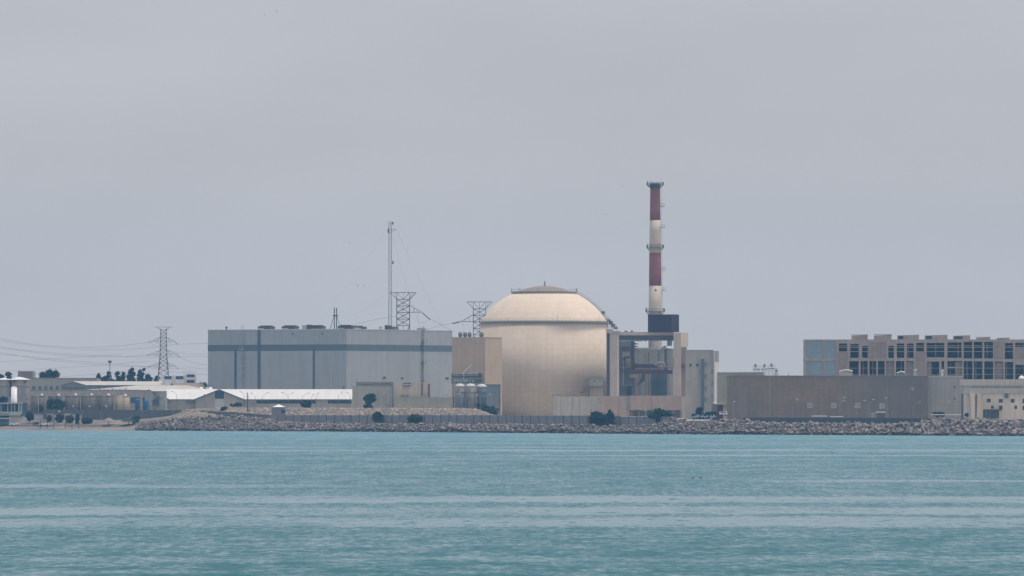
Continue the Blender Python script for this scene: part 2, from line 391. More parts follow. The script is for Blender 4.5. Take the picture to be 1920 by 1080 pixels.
SLICKS = [(1225, 26, None, -5, .8), (1070, 34, -75, None, .95), (965, 33, None, None, .95), (880, 34, None, None, .85), (1300, 18, 25, None, .8), (2010, 34, -130, None, .75), (1840, 20, -40, None, .8), (2130, 20, None, 60, .6), (1735, 9, None, 120, .6), (2300, 26, -60, None, .5), (682, 10, None, None, .5), (634, 7, None, 4, .6), (745, 9, None, None, .3), (1560, 10, 30, None, .35)]
WC1, WC2, WC3, WT0, WSL = .26, .12, .06, .018, .24
WR0, WR1 = .16, .16
WDEEP = (.012, .094, .118); WSHAL = (.034, .135, .16)
wm = MB(); wm.poly([(-2500, -250, 0), (2500, -250, 0), (2500, 4200, 0), (-2500, 4200, 0)])
o = wm.build('water', water_mat()); o['kind'] = 'structure'

# beach road
rb = MB()
for k in range(30):
    x0 = -300 + k * 5; x1 = x0 + 5
    def rp(x, d): Yy = float(shoreY(x)) + d; return (x, Yy, G(x, Yy) + .25)
    rb.poly([rp(x0, 30), rp(x1, 30), rp(x1, 38), rp(x0, 38)])
o = rb.build('road', 'road'); o['kind'] = 'structure'

# ------------------------------------------------------------------ rocks
def rock_template(sub):
    import bmesh
    bm = bmesh.new(); bmesh.ops.create_icosphere(bm, subdivisions=sub, radius=1.)
    V = np.array([v.co[:] for v in bm.verts]); F = np.array([[v.index for v in f.verts] for f in bm.faces]); bm.free()
    V = V * (1 + (np.random.rand(len(V), 1) - .5) * .5); V *= np.array([1, .8, .65]) * (.8 + .4 * np.random.rand(3)); return V, F
def rnd_rot():
    q = np.random.randn(4); q /= np.linalg.norm(q); w, x, y, z = q
    return np.array([[1 - 2 * (y * y + z * z), 2 * (x * y - z * w), 2 * (x * z + y * w)], [2 * (x * y + z * w), 1 - 2 * (x * x + z * z), 2 * (y * z - x * w)], [2 * (x * z - y * w), 2 * (y * z + x * w), 1 - 2 * (x * x + y * y)]])
def rock_field(name, pts, sizes, m, label):
    T = [rock_template(1) for _ in range(10)]
    vs, fs, n = [], [], 0
    for k, (p, s) in enumerate(zip(pts, sizes)):
        V, F = T[k % 10]; W = (V @ rnd_rot().T) * s + p; vs.append(W); fs.append(F + n); n += len(V)
    me = bpy.data.meshes.new(name); me.from_pydata(np.concatenate(vs).tolist(), [], np.concatenate(fs).tolist()); me.materials.append(M[m])
    o = bpy.data.objects.new(name, me); COL.objects.link(o); o['kind'] = 'stuff'; o['label'] = label
    return o
pts, sizes, big = [], [], []
while len(pts) < 5600:
    x = random.uniform(-265, 262); yS = float(shoreY(x)); p = float(pxs(x)); zc, dc = crest(np.array([x])); zc = float(zc[0]); dc = float(dc[0])
    if p < 255: continue
    d = random.uniform(-.5, dc + 5.5)
    if p < 300 and random.random() < .3: continue
    if 1000 < p < 1235 and d > 4 and random.random() < .6: continue
    if p > 1700: continue
    if 1288 < p < 1352 and d > 9.5: continue
    s = random.uniform(.32, .85) * (1.0 if p < 1400 else 1.15) * (1.45 if random.random() < .12 else 1)
    pts.append((x, yS + d, G(x, yS + d) + s * random.uniform(-.1, .75))); sizes.append(s)
rock_field('riprap', np.array(pts), sizes, 'rock', 'grey brown armour rocks piled along the waterline')
pts, sizes = [], []
while len(pts) < 3400:
    x = random.uniform(-170, 2); yS = float(shoreY(x)); p = float(pxs(x))
    if not 330 < p < 925: continue
    d = random.uniform(37, 58)
    s = random.uniform(.3, .62)
    pts.append((x, yS + d, G(x, yS + d) + s * random.uniform(-.2, .3))); sizes.append(s)
rock_field('rubble_bank', np.array(pts), sizes, 'rockpale', 'pale yellowish rubble heaped behind the concrete panel wall')
# the largest boulders, one object each
bt = []
for k in range(8):
    V, F = rock_template(2); me = bpy.data.meshes.new('boulder'); me.from_pydata(V.tolist(), [], F.tolist()); me.materials.append(M['boulder']); bt.append(me)
cells = []
for k in range(20):
    for j in range(15): cells.append((k, j))
nb = 0
for (k, j) in cells:
    p = 1700 + (k + random.random() * .9) * 12.2
    x = X(p, float(shoreY(X(p, 2740)))); yS = float(shoreY(x)); zc, dc = crest(np.array([x])); dc = float(dc[0])
    d = -.6 + (j + random.random() * .9) / 15 * (dc + 4)
    s = random.uniform(.75, 1.4)
    o = bpy.data.objects.new('boulder', bt[(k * 3 + j) % 8]); COL.objects.link(o)
    o.location = (x, yS + d, G(x, yS + d) + s * random.uniform(.0, .35)); o.rotation_euler = (random.uniform(0, 6.3), random.uniform(0, 6.3), random.uniform(0, 6.3))
    o.scale = (s * random.uniform(.9, 1.35), s, s * random.uniform(.8, 1.1))
    o['label'] = 'grey boulder in the heap of large rocks below the building with punched windows'; o['category'] = 'boulder'; o['group'] = 'large boulders heaped at the waterline'

# ================================================================== REACTOR
Yd = 3330.0; cx, cy, R = RC; zb = 5.8
zring = Z(605, Yd); pxm = A * Yd
root = thing('reactor_building', 'huge beige domed reactor building with a dark ring walkway around its dome', 'reactor building', (cx, cy, zb))
b = MB(); b.lathe([(R, zb), (R, zring - .2)], cx, cy, 128); b.build('cylinder_wall', 'dome', root, True)
zc_ = HC + (HY - 675.7) * pxm; Rs = 139 * pxm
prof = []
z0 = zring + .4; z1 = Z(549.5, Yd)
for k in range(25):
    z = z0 + (z1 - z0) * k / 24; prof.append((math.sqrt(Rs * Rs - (z - zc_) ** 2), z))
b = MB(); b.lathe(prof, cx, cy, 128); b.build('dome', 'dome', root, True)
b = MB(); b.lathe([(R - .6, zring - .35), (R + .75, zring - .2), (R + .75, zring + .45), (R - .6, zring + .5)], cx, cy, 128); rg = b.build('ring_walkway', 'domeband', root)
b = MB()
for k in range(96):
    a = 2 * PI * k / 96; p = Vector((cx + (R + .55) * math.cos(a), cy + (R + .55) * math.sin(a), zring + .45))
    q = Vector((cx + (R + .55) * math.cos(a + 2 * PI / 96), cy + (R + .55) * math.sin(a + 2 * PI / 96), zring + .45))
    b.tube(p, p + Vector((0, 0, 1.15)), .05, 3); b.tube(p + Vector((0, 0, 1.15)), q + Vector((0, 0, 1.15)), .035, 3)
    if k % 12 == 3: b.tube(p, p + Vector((0, 0, 2.6)), .09)
b.build('railing', 'steel', rg)
rc = 62 * pxm; zt = z1
b = MB(); b.lathe([(rc - 2.6, zt - .3), (rc, zt - .1), (rc, zt + .75), (rc - 3, zt + .8)], cx, cy, 96); cp = b.build('cap_platform', 'domeband', root)
b = MB()
for k in range(56):
    a = 2 * PI * k / 56; p = Vector((cx + (rc - .2) * math.cos(a), cy + (rc - .2) * math.sin(a), zt + .75)); a2 = a + 2 * PI / 56
    q = Vector((cx + (rc - .2) * math.cos(a2), cy + (rc - .2) * math.sin(a2), zt + .75))
    b.tube(p, p + Vector((0, 0, 1.15)), .04, 3); b.tube(p + Vector((0, 0, 1.15)), q + Vector((0, 0, 1.15)), .03, 3)
for px, py in ((958.7, 540), (972, 540), (975, 541), (1053, 540), (1081, 540), (1082, 541), (1009, 541)):
    x = X(px, Yd); dx = x - cx; yy = cy - math.sqrt(max(0, (rc - .3) ** 2 - dx * dx)); b.tube((x, yy, zt + .7), (x, yy, Z(py, Yd)), .14)
b.build('railing', 'steel', cp)
rk = 50 * pxm; zk = Z(547.5, Yd); hk = Z(536, Yd) - zk; Rk = (rk * rk + hk * hk) / (2 * hk); prof = []
for k in range(13):
    r = rk * (1 - k / 12); prof.append((max(r, .001), zk + hk - Rk + math.sqrt(Rk * Rk - r * r)))
b = MB(); b.lathe(prof, cx, cy, 96); b.build('cap_roof', 'domecap', root, True)
b = MB(); x = X(1021.5, Yd); b.tube((x, cy, Z(536.5, Yd)), (x, cy, Z(533, Yd)), .7, 8, .35); b.tube((x, cy, Z(533.2, Yd)), (x, cy, Z(527, Yd)), .28, 6); b.build('finial', 'steel', root)
# stair climbing the dome's flank
b = MB(); pr = []
for k in range(19):
    z = z0 + (z1 - z0) * k / 18; r = math.sqrt(Rs * Rs - (z - zc_) ** 2) + .35; a = math.radians(-6); pr.append(Vector((cx + r * math.cos(a), cy + r * math.sin(a), z)))
for off in (-.5, .5):
    q = [p + Vector((0, off, 0)) for p in pr]; b.path(q, .16)
    for p in q: b.tube(p, p + Vector((.25, 0, 1.1)), .06, 3)
    b.path([p + Vector((.25, 0, 1.1)) for p in q], .06, 3)
for p in pr[::2]: b.box(p.x - .3, p.x + .3, p.y - .6, p.y + .6, p.z - .1, p.z + .05)
p = pr[5]; b.box(p.x - .5, p.x + 1.3, p.y - 1, p.y + 1, p.z - .2, p.z + 1.3)
for px, py in ((1141, 599), (1145, 602), (1149, 607)):
    x = X(px, Yd); b.box(x - .8, x + .9, cy - 4.5, cy - 1, Z(py + 7, Yd), Z(py, Yd)); b.tube((x, cy - 4.5, Z(py, Yd)), (x, cy - 4.5, Z(py - 5, Yd)), .08)
b.build('dome_stair', 'steel', root)

# small rooftop cabin and stair at the cylinder's foot
F = Face(1110, 3294)
root = thing('stair_hut', 'beige cabin on a plinth with an outside stair against the reactor cylinder', 'hut', F.p(1118, 740))
b = MB(); F.box(b, 1104.5, 1130, 708.5, 724, -4.5, 0); b.build('cabin', 'palewall', root)
b = MB(); F.box(b, 1106.5, 1130.5, 724.3, None, -4.2, -.5, z0=Z(760, 3294)); b.build('plinth', 'gantryhead', root)
b = MB(); F.box(b, 1102, 1130, 724, 725.6, -.2, 1.2)
rail(b, [F.p(1097, 712, .6), F.p(1130, 712, .6)], 1.3, .07, 2.2)
F.box(b, 1096.5, 1106, 711.3, 712.3, -1, 1.2)
for px in (1097, 1105.5): b.tube(F.p(px, 711, .8), F.p(px, 742, .8), .1)
b.build('gallery', 'steel', root)
b = MB()
for d in (0, 1.1):
    b.tube(F.p(1104, 724.6, d), F.p(1089, 736, d), .18); b.tube(F.p(1104, 720, d), F.p(1089, 731, d), .07)
for k in range(9):
    p = F.p(1104 - 15 * k / 8, 724.6 + 11.4 * k / 8, .5); b.box(p.x - .3, p.x + .3, p.y - .6, p.y + .6, p.z - .05, p.z + .05)
F.box(b, 1087, 1096, 735.8, 737, -1.4, 1.2)
b.build('staircase', 'darksteel', root)
b = MB()
for px in (1114.5, 1125): F.box(b, px - .8, px + .8, 713, 715.5, .01, .06)
b.build('window', 'shadeglass', root)

# ================================================================== TURBINE HALL
HL = Face(650, 3330, (-.854, .52)); HR = Face(650, 3330, (.52 * 1.0, .854)); HR = Face(650, 3330, (.52, .854))
zb = 6.5; zt = Z(618, 3330)
root = thing('turbine_hall', 'large windowless grey clad hall with a dark blue band below its roof', 'industrial hall', (HL.c[0], HL.c[1], zb))
cA = Vector((*HL.c, 0)); tL = HL.t(390); tR = HR.t(848); uL = Vector((*HL.u, 0)); uR = Vector((*HR.u, 0))
b = MB()
base = [cA, cA + uR * tR, cA + uR * tR + uL * tL, cA + uL * tL]
b.hexa([q + Vector((0, 0, zb)) for q in base] + [q + Vector((0, 0, zt)) for q in base]); b.build('wall', 'siding', root)
zb1 = Z(657.5, 3330); zb2 = Z(645.6, 3330)
b = MB(); e = .06
def strip(mb, F, t0, t1, za, zb_, d):
    a = Vector((*F.c, 0)) + Vector((*F.u, 0)) * t0; c = Vector((*F.c, 0)) + Vector((*F.u, 0)) * t1; n = Vector((*F.n, 0)) * d
    mb.hexa([Vector((q.x, q.y, z)) for z in (za, zb_) for q in (a + n, c + n, c - n * .5, a - n * .5)])
strip(b, HL, -e, tL + e, zb1, zb2, e); strip(b, HR, e, tR + e, zb1, zb2, e); b.build('cladding_band', 'band', root)
b = MB(); 
for F, t in ((HL, tL), (HR, tR)): strip(b, F, 0, t, zt, zt + .35, .12)
b.build('parapet_coping', 'palesteel', root)
for x0, x1, y0 in ((439.5, 444, 655), (483, 488.6, 619), (586.5, 590.4, 652)):
    b = MB(); strip(b, HL, HL.t(x1), HL.t(x0), zb, Z(y0, 3352), .16); b.build('downpipe', 'trim', root)
def caged_ladder(F, px, ytop, ybot, plats, w, name='wall_ladder', dark='steel'):
    b = MB()
    for k in (-1, 1): b.tube(F.p(px + k * w, ytop, .35), F.p(px + k * w, ybot, .35), .11)
    n = 40
    for k in range(n):
        py = ytop + (ybot - ytop) * k / n; b.tube(F.p(px - w, py, .35), F.p(px + w, py, .35), .05, 3)
        if k % 2: b.path([F.p(px - w, py, .4), F.p(px - w, py, 1.3), F.p(px + w, py, 1.3), F.p(px + w, py, .4)], .05, 3)
    for py in plats:
        F.box(b, px - w * 2.2, px + w * 2.2, py, py + .9, .1, 1.8)
        for a in (-2.2, 2.2): b.tube(F.p(px + w * a, py, 1.7), F.p(px + w * a, py - 4, 1.7), .07, 3)
        b.tube(F.p(px - 2.2 * w, py - 4, 1.7), F.p(px + 2.2 * w, py - 4, 1.7), .07, 3)
    return b.build(name, dark, root)
caged_ladder(HL, 455.5, 610, 728, (655, 669, 687, 702), 1.6, dark='palesteel')
b = MB(); strip(b, HL, HL.t(463), HL.t(459), zb, Z(622, 3352), .03); b.build('cable_duct', 'siding', root)
caged_ladder(HR, 792, 611, 716, (641, 679, 714), 1.5)
for px, py, w, h in ((720.5, 708, 3.6, 3), (838, 709.5, 3.8, 3), (754, 709, 2.4, 1.8)):
    b = MB(); HR.box(b, px - w, px + w, py - h, py + h, -.1, .1); fr = b.build('vent_frame', 'palesteel', root)
    b = MB(); HR.box(b, px - w * .8, px + w * .8, py - h * .8, py + h * .8, .02, .16); b.build('louvre', 'darksteel', fr)
for px in (549.5, 604.5):
    b = MB(); p = HL.p(px, 626, .02); b.tube(p, p + Vector((HL.n[0], HL.n[1], 0)) * .5, .4, 8); b.build('wall_vent', 'darksteel', root)
b = MB(); HL.box(b, 642, 646, 724, 730, 0, .3); b.build('meter_box', 'steel', root)
# rooftop equipment, standing on the roof
def roofpt(px, F, back): p = F.shift(-back).p(px, 618, 0); p.z = zt + .0; return p
def cooler(x0, x1, ytop, F, label, style, back=3):
    p = roofpt((x0 + x1) / 2, F, back + 2); F = F.shift(-back + 2.5); x0 -= 4.8; x1 -= 13.6; r = thing('rooftop_cooler', label, 'cooling unit', (p.x, p.y, zt), 'dark cooling units along the hall roof')
    z1_ = Z(ytop, 3352)
    b = MB(); F.box(b, x0, x1, None, None, -7, -2.5, z0=zt + (z1_ - zt) * .28, z1=z1_); b.build('casing', 'darksteel', r)
    b = MB()
    for k in range(6):
        px = x0 + 1 + (x1 - x0 - 2) * k / 5
        for d in (-2.8, -6.7): q = F.p(px, None, d, zt); b.tube(q, (q.x, q.y, zt + (z1_ - zt) * .3), .12)
    b.build('leg', 'steel', r)
    b = MB()
    for k in range(4):
        px = x0 + (x1 - x0) * (k + .5) / 4; q = F.p(px, None, -4.8, z1_); b.tube(q, (q.x, q.y, z1_ + .45), .85, 10)
    b.build('fan_cowl', 'darksteel', r)
    if style:
        b = MB(); F.box(b, x0 + 2, x0 + 12, None, None, -2.5, -1.8, z0=zt + .45, z1=zt + .95); b.build('duct', 'palesteel', r)
    return r
cooler(483, 515, 611.6, HL, 'roof cooling unit above the dark full-height downpipe, end of its row', True)
cooler(528, 560, 611.6, HL, 'second roof cooling unit from the hall end with the ladder', True)
cooler(576.5, 610, 611.6, HL, 'roof cooling unit with a dark upright box beside the twin flues', False)
cooler(633, 662, 611, HL, 'roof cooling unit standing beyond the twin flue pipes by the hall corner', True, 12)
cooler(675, 709, 612.5, HR, 'roof cooling unit with a white cover at its foot near the tall mast', True)
def roofbox(x0, x1, y0, F, name, label, cat, m, back=5, thick=2.):
    p = roofpt((x0 + x1) / 2, F, back); r = thing(name, label, cat, (p.x, p.y, zt)); F = F.shift(-back); back = 0
    b = MB(); F.box(b, x0, x1, None, None, -back - thick, -back, z0=zt, z1=Z(y0, 3352)); b.build('casing', m, r)
    b = MB(); F.box(b, x0 - .4, x1 + .4, None, None, -back - thick - .2, -back + .2, z0=Z(y0, 3352), z1=Z(y0, 3352) + .25); b.build('lid', 'palesteel', r)
roofbox(575, 580.5, 609.6, HL, 'roof_cabinet', 'dark upright cabinet at the end of a cooling unit on the hall roof', 'cabinet', 'darksteel', 2)
roofbox(566.5, 572, 611, HL, 'roof_cabinet', 'small pale cabinet between two cooling units on the hall roof', 'cabinet', 'palesteel', 3)
roofbox(739, 747, 612, HR, 'roof_cabinet', 'grey cabinet on the hall roof at the foot of the lattice pylon', 'cabinet', 'steel', 3)
roofbox(727.5, 734.5, 609.8, HR, 'roof_cabinet', 'dark cabinet at the base of the tall lattice mast', 'cabinet', 'darksteel', 1.5)
roofbox(788, 798, 614.5, HR, 'roof_hatch', 'low hatch on the hall roof above the wall ladder', 'hatch', 'palesteel', 1)
p = roofpt(424.5, HL, 3); r = thing('roof_vent', 'small capped vent pipe alone near the far end of the hall roof', 'vent', (p.x, p.y, zt))
b = MB(); b.tube(p, p + Vector((0, 0, 1.3)), .35, 8); b.build('pipe', 'steel', r); b = MB(); b.tube(p + Vector((0, 0, 1.1)), p + Vector((0, 0, 1.9)), .6, 8); b.build('cowl', 'darksteel', r)
for k, (px, lab) in enumerate(((663.5, 'first stubby roof pipe after the corner cooling unit'), (669, 'second stubby roof pipe after the corner cooling unit'), (712, 'stubby roof pipe beside the cooling unit with white cover'), (715, 'stubby roof pipe nearer the tall mast'))):
    p = roofpt(px, HR, 3); r = thing('roof_pipe', lab, 'pipe', (p.x, p.y, zt), 'stubby pipes on the hall roof')
    b = MB(); b.tube(p, p + Vector((0, 0, 1.4)), .28, 6); b.build('pipe', 'palesteel', r); b = MB(); b.tube(p + Vector((0, 0, 1.4)), p + Vector((0, 0, 1.75)), .42, 6); b.build('cowl', 'steel', r)
# twin flue on the roof
p = roofpt(629, HL, 8); s_ = A * 3360
r = thing('twin_flue', 'pair of dark flue pipes braced by struts on the hall roof', 'flue', (p.x, p.y, zt))
zt2 = Z(577, 3345); zbr = Z(592, 3345)
for k in (-1, 1):
    b = MB(); b.tube((p.x + k * .56, p.y, zt), (p.x + k * .56, p.y, zt2), .25, 10); b.build('flue_pipe', 'trim', r)
    for j in (-1, 1):
        b = MB(); b.tube((p.x + k * .6, p.y, zbr), (p.x + k * 2.9, p.y + j * 2., zt), .12); b.build('strut', 'steel', r)
b = MB(); b.box(p.x - 1.2, p.x + 1.2, p.y - .4, p.y + .4, zbr - .3, zbr + .35); b.build('collar', 'darksteel', r)

# ================================================================== BLOCK BETWEEN HALL AND DOME
TL = Face(910, 3268, (-.854, .52)); TR = Face(910, 3268, (.52, .854)); zb = 6.0; zt = Z(633.5, 3268)
root = thing('annex_block', 'plain tan concrete block wedged between the grey hall and the dome', 'concrete building', (*TL.c, zb))
c0 = Vector((*TL.c, 0)); a = Vector((*TL.u, 0)) * TL.t(847.5); d = Vector((*TR.u, 0)) * TR.t(941.5); q = [c0, c0 + d, c0 + d + a, c0 + a]
b = MB(); b.hexa([v_ + Vector((0, 0, zb)) for v_ in q] + [v_ + Vector((0, 0, zt)) for v_ in q]); b.build('wall', 'tanblock', root)
b = MB(); strip(b, TL, .0, TL.t(847.5), zt, zt + .4, .12); strip(b, TR, .15, TR.t(941.5), zt, zt + .4, .12); b.build('parapet', 'gantry', root)
for px, lab in ((857, 'dark domed roof ventilator nearest the grey hall'), (866, 'middle dark domed roof ventilator of the close three'), (874.5, 'dark domed roof ventilator nearest the lattice pylon'), (897, 'dark domed roof ventilator apart from the others, beside the dome')):
    p = TL.p(px, 634, -3); r = thing('roof_ventilator', lab, 'ventilator', (p.x, p.y, zt), 'dark domed ventilators on the tan block roof')
    h = Z(622, 3280) - zt
    b = MB(); b.lathe([(.8, zt), (.8, zt + h * .3)], p.x, p.y, 12); b.build('curb', 'steel', r)
    b = MB(); b.lathe([(1.0, zt + h * .3), (1.0, zt + h * .7), (.75, zt + h * .92), (.01, zt + h)], p.x, p.y, 14); b.build('hood', 'steel', r, True)

# pipe rack in front of the tan block
F = Face(870, 3252); root = thing('pipe_rack', 'blue grey steel pipe rack with walkways before the tan block', 'pipe rack', F.p(876, 740))
b = MB()
for px in (850, 862, 875, 888, 899, 906): b.tube(F.p(px, 699, 0), F.p(px, None, 0, 6.0), .22); b.tube(F.p(px, 699, -4), F.p(px, None, -4, 7.2), .22)
for py in (703.5, 710.5, 718): 
    for d in (0, -4): b.tube(F.p(846, py, d), F.p(906, py, d), .25)
b.build('steel_frame', 'steel', root)
b = MB()
for py, d, r_ in ((701.5, -1, .45), (706.5, -2.5, .7), (707.5, -.6, .4), (714, -1.8, .8), (715, -.3, .5), (716.5, -3, .7)): b.tube(F.p(846, py, d), F.p(904, py, d), r_, 8)
b.build('pipe_run', 'pipegreen', root)
b = MB(); F.box(b, 846, 906, 704.5, 705.3, -4, .5); F.box(b, 878, 906, 711.5, 712.3, -4, .8); rail(b, [F.p(846, 704.5, .4), F.p(900, 704.5, .4)], 1.2, .07, 3); b.build('walkway', 'steel', root)
b = MB()
for px in (853, 858, 864, 870, 875, 881, 887): 
    c = F.p(px, 715, .3); b.lathe([(.5, c.z - .9), (.75, c.z - .3), (.75, c.z + .4), (.3, c.z + .9)], c.x, c.y, 8)
b.build('valve_drum', 'pipegreen', root)
b = MB(); b.tube(F.p(869, 716, .6), F.p(869, 698.5, .6), .16, 6); b.tube(F.p(869, 698.5, .6), F.p(884, 683.5, -1.5), .16, 6); b.build('vent_pipe', 'palesteel', root)
b = MB(); c = F.p(900, 703, .2); b.box(c.x - .8, c.x + .8, c.y - .5, c.y + .5, c.z - .9, c.z + .9); b.build('control_box', 'darksteel', root)

# three tall silo tanks
for px, w, yt, m, lab in ((862.5, 9.3, 719, 'silo', 'lilac grey upright tank with a pale domed top, next to the low beige wing'), (882.5, 9.6, 719, 'silomid', 'grey green upright tank with pale domed top, middle of three'), (903.5, 9.4, 719.8, 'silodark', 'dark upright tank with pale domed top, next to the blue grey shed')):
    Ys = 3225; r_ = w * A * Ys; x = X(px, Ys); zt = Z(yt, Ys); zs = zt - 1.6
    r = thing('storage_silo', lab, 'silo', (x, Ys, 7.), 'tall domed tanks before the tan block')
    b = MB(); b.lathe([(r_, 7.), (r_, zs)], x, Ys, 28); b.build('shell', m, r, True)
    b = MB(); b.lathe([(r_ * 1.03, zs), (r_ * .98, zs + .5), (r_ * .75, zs + 1.1), (r_ * .4, zs + 1.5), (.01, zt)], x, Ys, 28); b.build('domed_top', 'palesteel', r, True)
    b = MB(); yl = Ys - r_ - .3
    for k in (-.35, .35): b.tube((x - r_ * .2 + k, yl + .35, 7), (x - r_ * .2 + k, yl + .35, zs), .07, 3)
    for k in range(24): z = 7 + (zs - 7) * k / 24; b.tube((x - r_ * .2 - .35, yl + .35, z), (x - r_ * .2 + .35, yl + .35, z), .05, 3)
    b.build('ladder', 'steel', r)
    b = MB()
    for k in range(1, 5): z = 7 + (zs - 7) * k / 5; b.lathe([(r_ + .03, z - .12), (r_ + .1, z - .12), (r_ + .1, z + .12), (r_ + .03, z + .12)], x, Ys, 28)
    b.build('hoop', m, r)
F = Face(925, 3238); root = thing('corrugated_shed', 'blue grey corrugated shed between the tanks and the reactor dome', 'shed', F.p(925, 778))
b = MB(); F.box(b, 906, 937.5, 722.5, None, -9, 0, z0=7.); b.build('wall', 'shedblue', root)
b = MB(); F.box(b, 905, 938.5, 720.8, 722.4, -9.3, .4); F.box(b, 936.3, 938.2, 722.5, None, .03, .2, z0=7.); b.build('roof_trim', 'trim', root)

# ================================================================== FRONT WINGS OF THE HALL
F = Face(690, 3255); root = thing('switchgear_wing', 'grey and tan wing before the large hall with a canopy strip on its roof', 'low building', F.p(720, 768))
b = MB(); F.box(b, 660.5, 737.5, 724.5, None, -14, 0, z0=7.5); b.build('wall', 'greywall', root)
b = MB(); F.box(b, 737.5, 806.5, 717, None, -14, -.6, z0=7.5); b.build('tan_wall', 'gantry', root)['label'] = 'tan taller half of the wing'
b = MB(); F.box(b, 667, 737, 716, 718.3, -8, -.5); b.build('canopy_roof', 'steel', root)
b = MB(); F.box(b, 668, 735, 718.8, 721, -3, -2.4); b.build('clerestory_window', 'palesteel', root)
b = MB(); F.box(b, 667, 737, 721.2, 724.4, -7.5, -1.2); b.build('canopy_base', 'strip', root)
b = MB(); F.box(b, 735.6, 737.6, 717, None, .03, .3, z0=7.5); b.build('downpipe', 'steel', root)
b = MB(); F.box(b, 756, 771, 718, 719.7, -.5, .6); F.box(b, 756, 769.5, 722.4, 724, -.5, .3); wf = b.build('window_hood', 'gantrydark', root)
b = MB(); F.box(b, 757, 769.5, 719.8, 722.3, -.55, .1); b.build('window', 'paleface', root)
b = MB(); F.box(b, 790, 793, 718, 742, -.5, -.2); F.box(b, 802.5, 806.4, 720, None, -.55, -.1, z0=Z(744, 3255)); b.build('brown_downpipe', 'rustcol', root)
F2 = Face(770, 3246); root = thing('low_wing', 'long low beige flat roofed wing below the tan wall', 'low building', F2.p(790, 768))
b = MB(); F2.box(b, 738, 849, 745.5, None, -8, 0, z0=7.5); b.build('wall', 'olive', root)
b = MB(); F2.box(b, 737.5, 849.5, 744.4, 745.4, -8.1, .15); b.build('parapet', 'beigeband', root)
b = MB(); F2.box(b, 849.6, 851.4, 744, None, -8, 0, z0=7.5); b.build('end_trim', 'darksteel', root)
b = MB(); rail(b, [F2.p(830, 744.4, -.5), F2.p(848, 744.4, -.5)], 1.0, .07, 1.6); b.build('railing', 'steel', root)
for px, lab in ((754.5, 'first small dark condenser on the low wing roof, nearer the grey wall'), (763, 'second small dark condenser on the low wing roof'), (785, 'pale low condenser in the middle of the low wing roof'), (817, 'slim pipe vent on the low wing roof')):
    p = F2.p(px, 744.4, -3); r = thing('condenser', lab, 'condenser', p, 'small condensers on the low wing roof'); w = .9 if px < 780 else (1.1 if px < 800 else .4)
    b = MB(); b.box(p.x - w, p.x + w, p.y - .5, p.y + .5, p.z + .2, p.z + (1.1 if px != 785 else .5) + (.4 if px > 800 else 0)); b.build('casing', 'steel' if px < 780 else 'palesteel', r)
    b = MB(); b.box(p.x - w * .8, p.x + w * .8, p.y - .4, p.y + .4, p.z, p.z + .2); b.build('foot', 'darksteel', r)
p = F.p(754, 717, -3); r = thing('roof_floodlight', 'little dark floodlight on a post above the tan wing', 'floodlight', p)
b = MB(); b.tube(p, p + Vector((0, 0, 1.7)), .12); b.build('post', 'palesteel', r); b = MB(); b.box(p.x - .6, p.x + .5, p.y - .4, p.y + .4, p.z + 1.6, p.z + 2.5); b.build('lamp_head', 'darksteel', r)

# ================================================================== VENT STACK
Ys = 3385.0; sx = X(1228.5, Ys); zb = 5.8
root = thing('vent_stack', 'tall red and white banded ventilation stack with ring platforms', 'stack', (sx, Ys, zb))
def srad(py): return np.interp(py, [342, 470, 590, 780], [9.0, 11.0, 12.4, 13.5]) * A * Ys
def band(y0, y1, name, m, n=1):
    b = MB(); ys = np.linspace(y1, y0, 4); b.lathe([(srad(y), Z(y, Ys)) for y in ys], sx, Ys, 32); return b.build(name, m, root, True)
band(653 - 20, 780, 'concrete_foot', 'stackcon'); band(536, 633, 'white_band', 'stackwhite'); band(474, 536, 'red_band', 'stackred')
band(413, 474, 'white_band', 'stackwhite'); band(350, 413, 'red_band', 'stackred')
b = MB(); b.lathe([(srad(350) + .12, Z(352.5, Ys)), (srad(345) + .25, Z(350, Ys)), (srad(342) + .3, Z(343.5, Ys)), (srad(342) - .6, Z(343, Ys)), (srad(342) - .7, Z(349, Ys))], sx, Ys, 32); b.build('crown', 'darksteel', root)
for py, w, solid in ((347, 15.5, 1), (464.5, 16, 0), (584, 18, 0)):
    rr = w * A * Ys; z = Z(py, Ys)
    b = MB(); b.lathe([(srad(py) + .05, z - .35), (rr, z - .15), (rr, z + .1), (srad(py) + .05, z + .12)], sx, Ys, 32)
    for k in range(16):
        a = 2 * PI * k / 16; b.tube((sx + rr * .96 * math.cos(a), Ys + rr * .96 * math.sin(a), z - .2), (sx + srad(py) * math.cos(a), Ys + srad(py) * math.sin(a), z - 1.5), .1, 3)
    pf = b.build('ring_platform', 'darksteel' if solid else 'steel', root)
    b = MB()
    for k in range(22):
        a = 2 * PI * k / 22; a2 = 2 * PI * (k + 1) / 22; q = Vector((sx + rr * math.cos(a), Ys + rr * math.sin(a), z)); q2 = Vector((sx + rr * math.cos(a2), Ys + rr * math.sin(a2), z))
        b.tube(q, q + Vector((0, 0, 1.5)), .07, 3)
        for h in (.75, 1.5): b.tube(q + Vector((0, 0, h)), q2 + Vector((0, 0, h)), .06, 3)
        if k in (7, 12): b.tube(q, q + Vector((0, 0, 2.6)), .1, 4)
    for a in (2.9, 3.4, -.2, .25): q = Vector((sx + rr * .96 * math.cos(a), Ys + rr * .96 * math.sin(a), z)); b.box(q.x - .4, q.x + .4, q.y - .4, q.y + .4, q.z + .1, q.z + 1.4)
    b.build('railing', 'steel', pf)
b = MB(); la = -.15
def lp(py, out): rr = srad(py) + out; return Vector((sx + rr * math.cos(la), Ys + rr * math.sin(la), Z(py, Ys)))
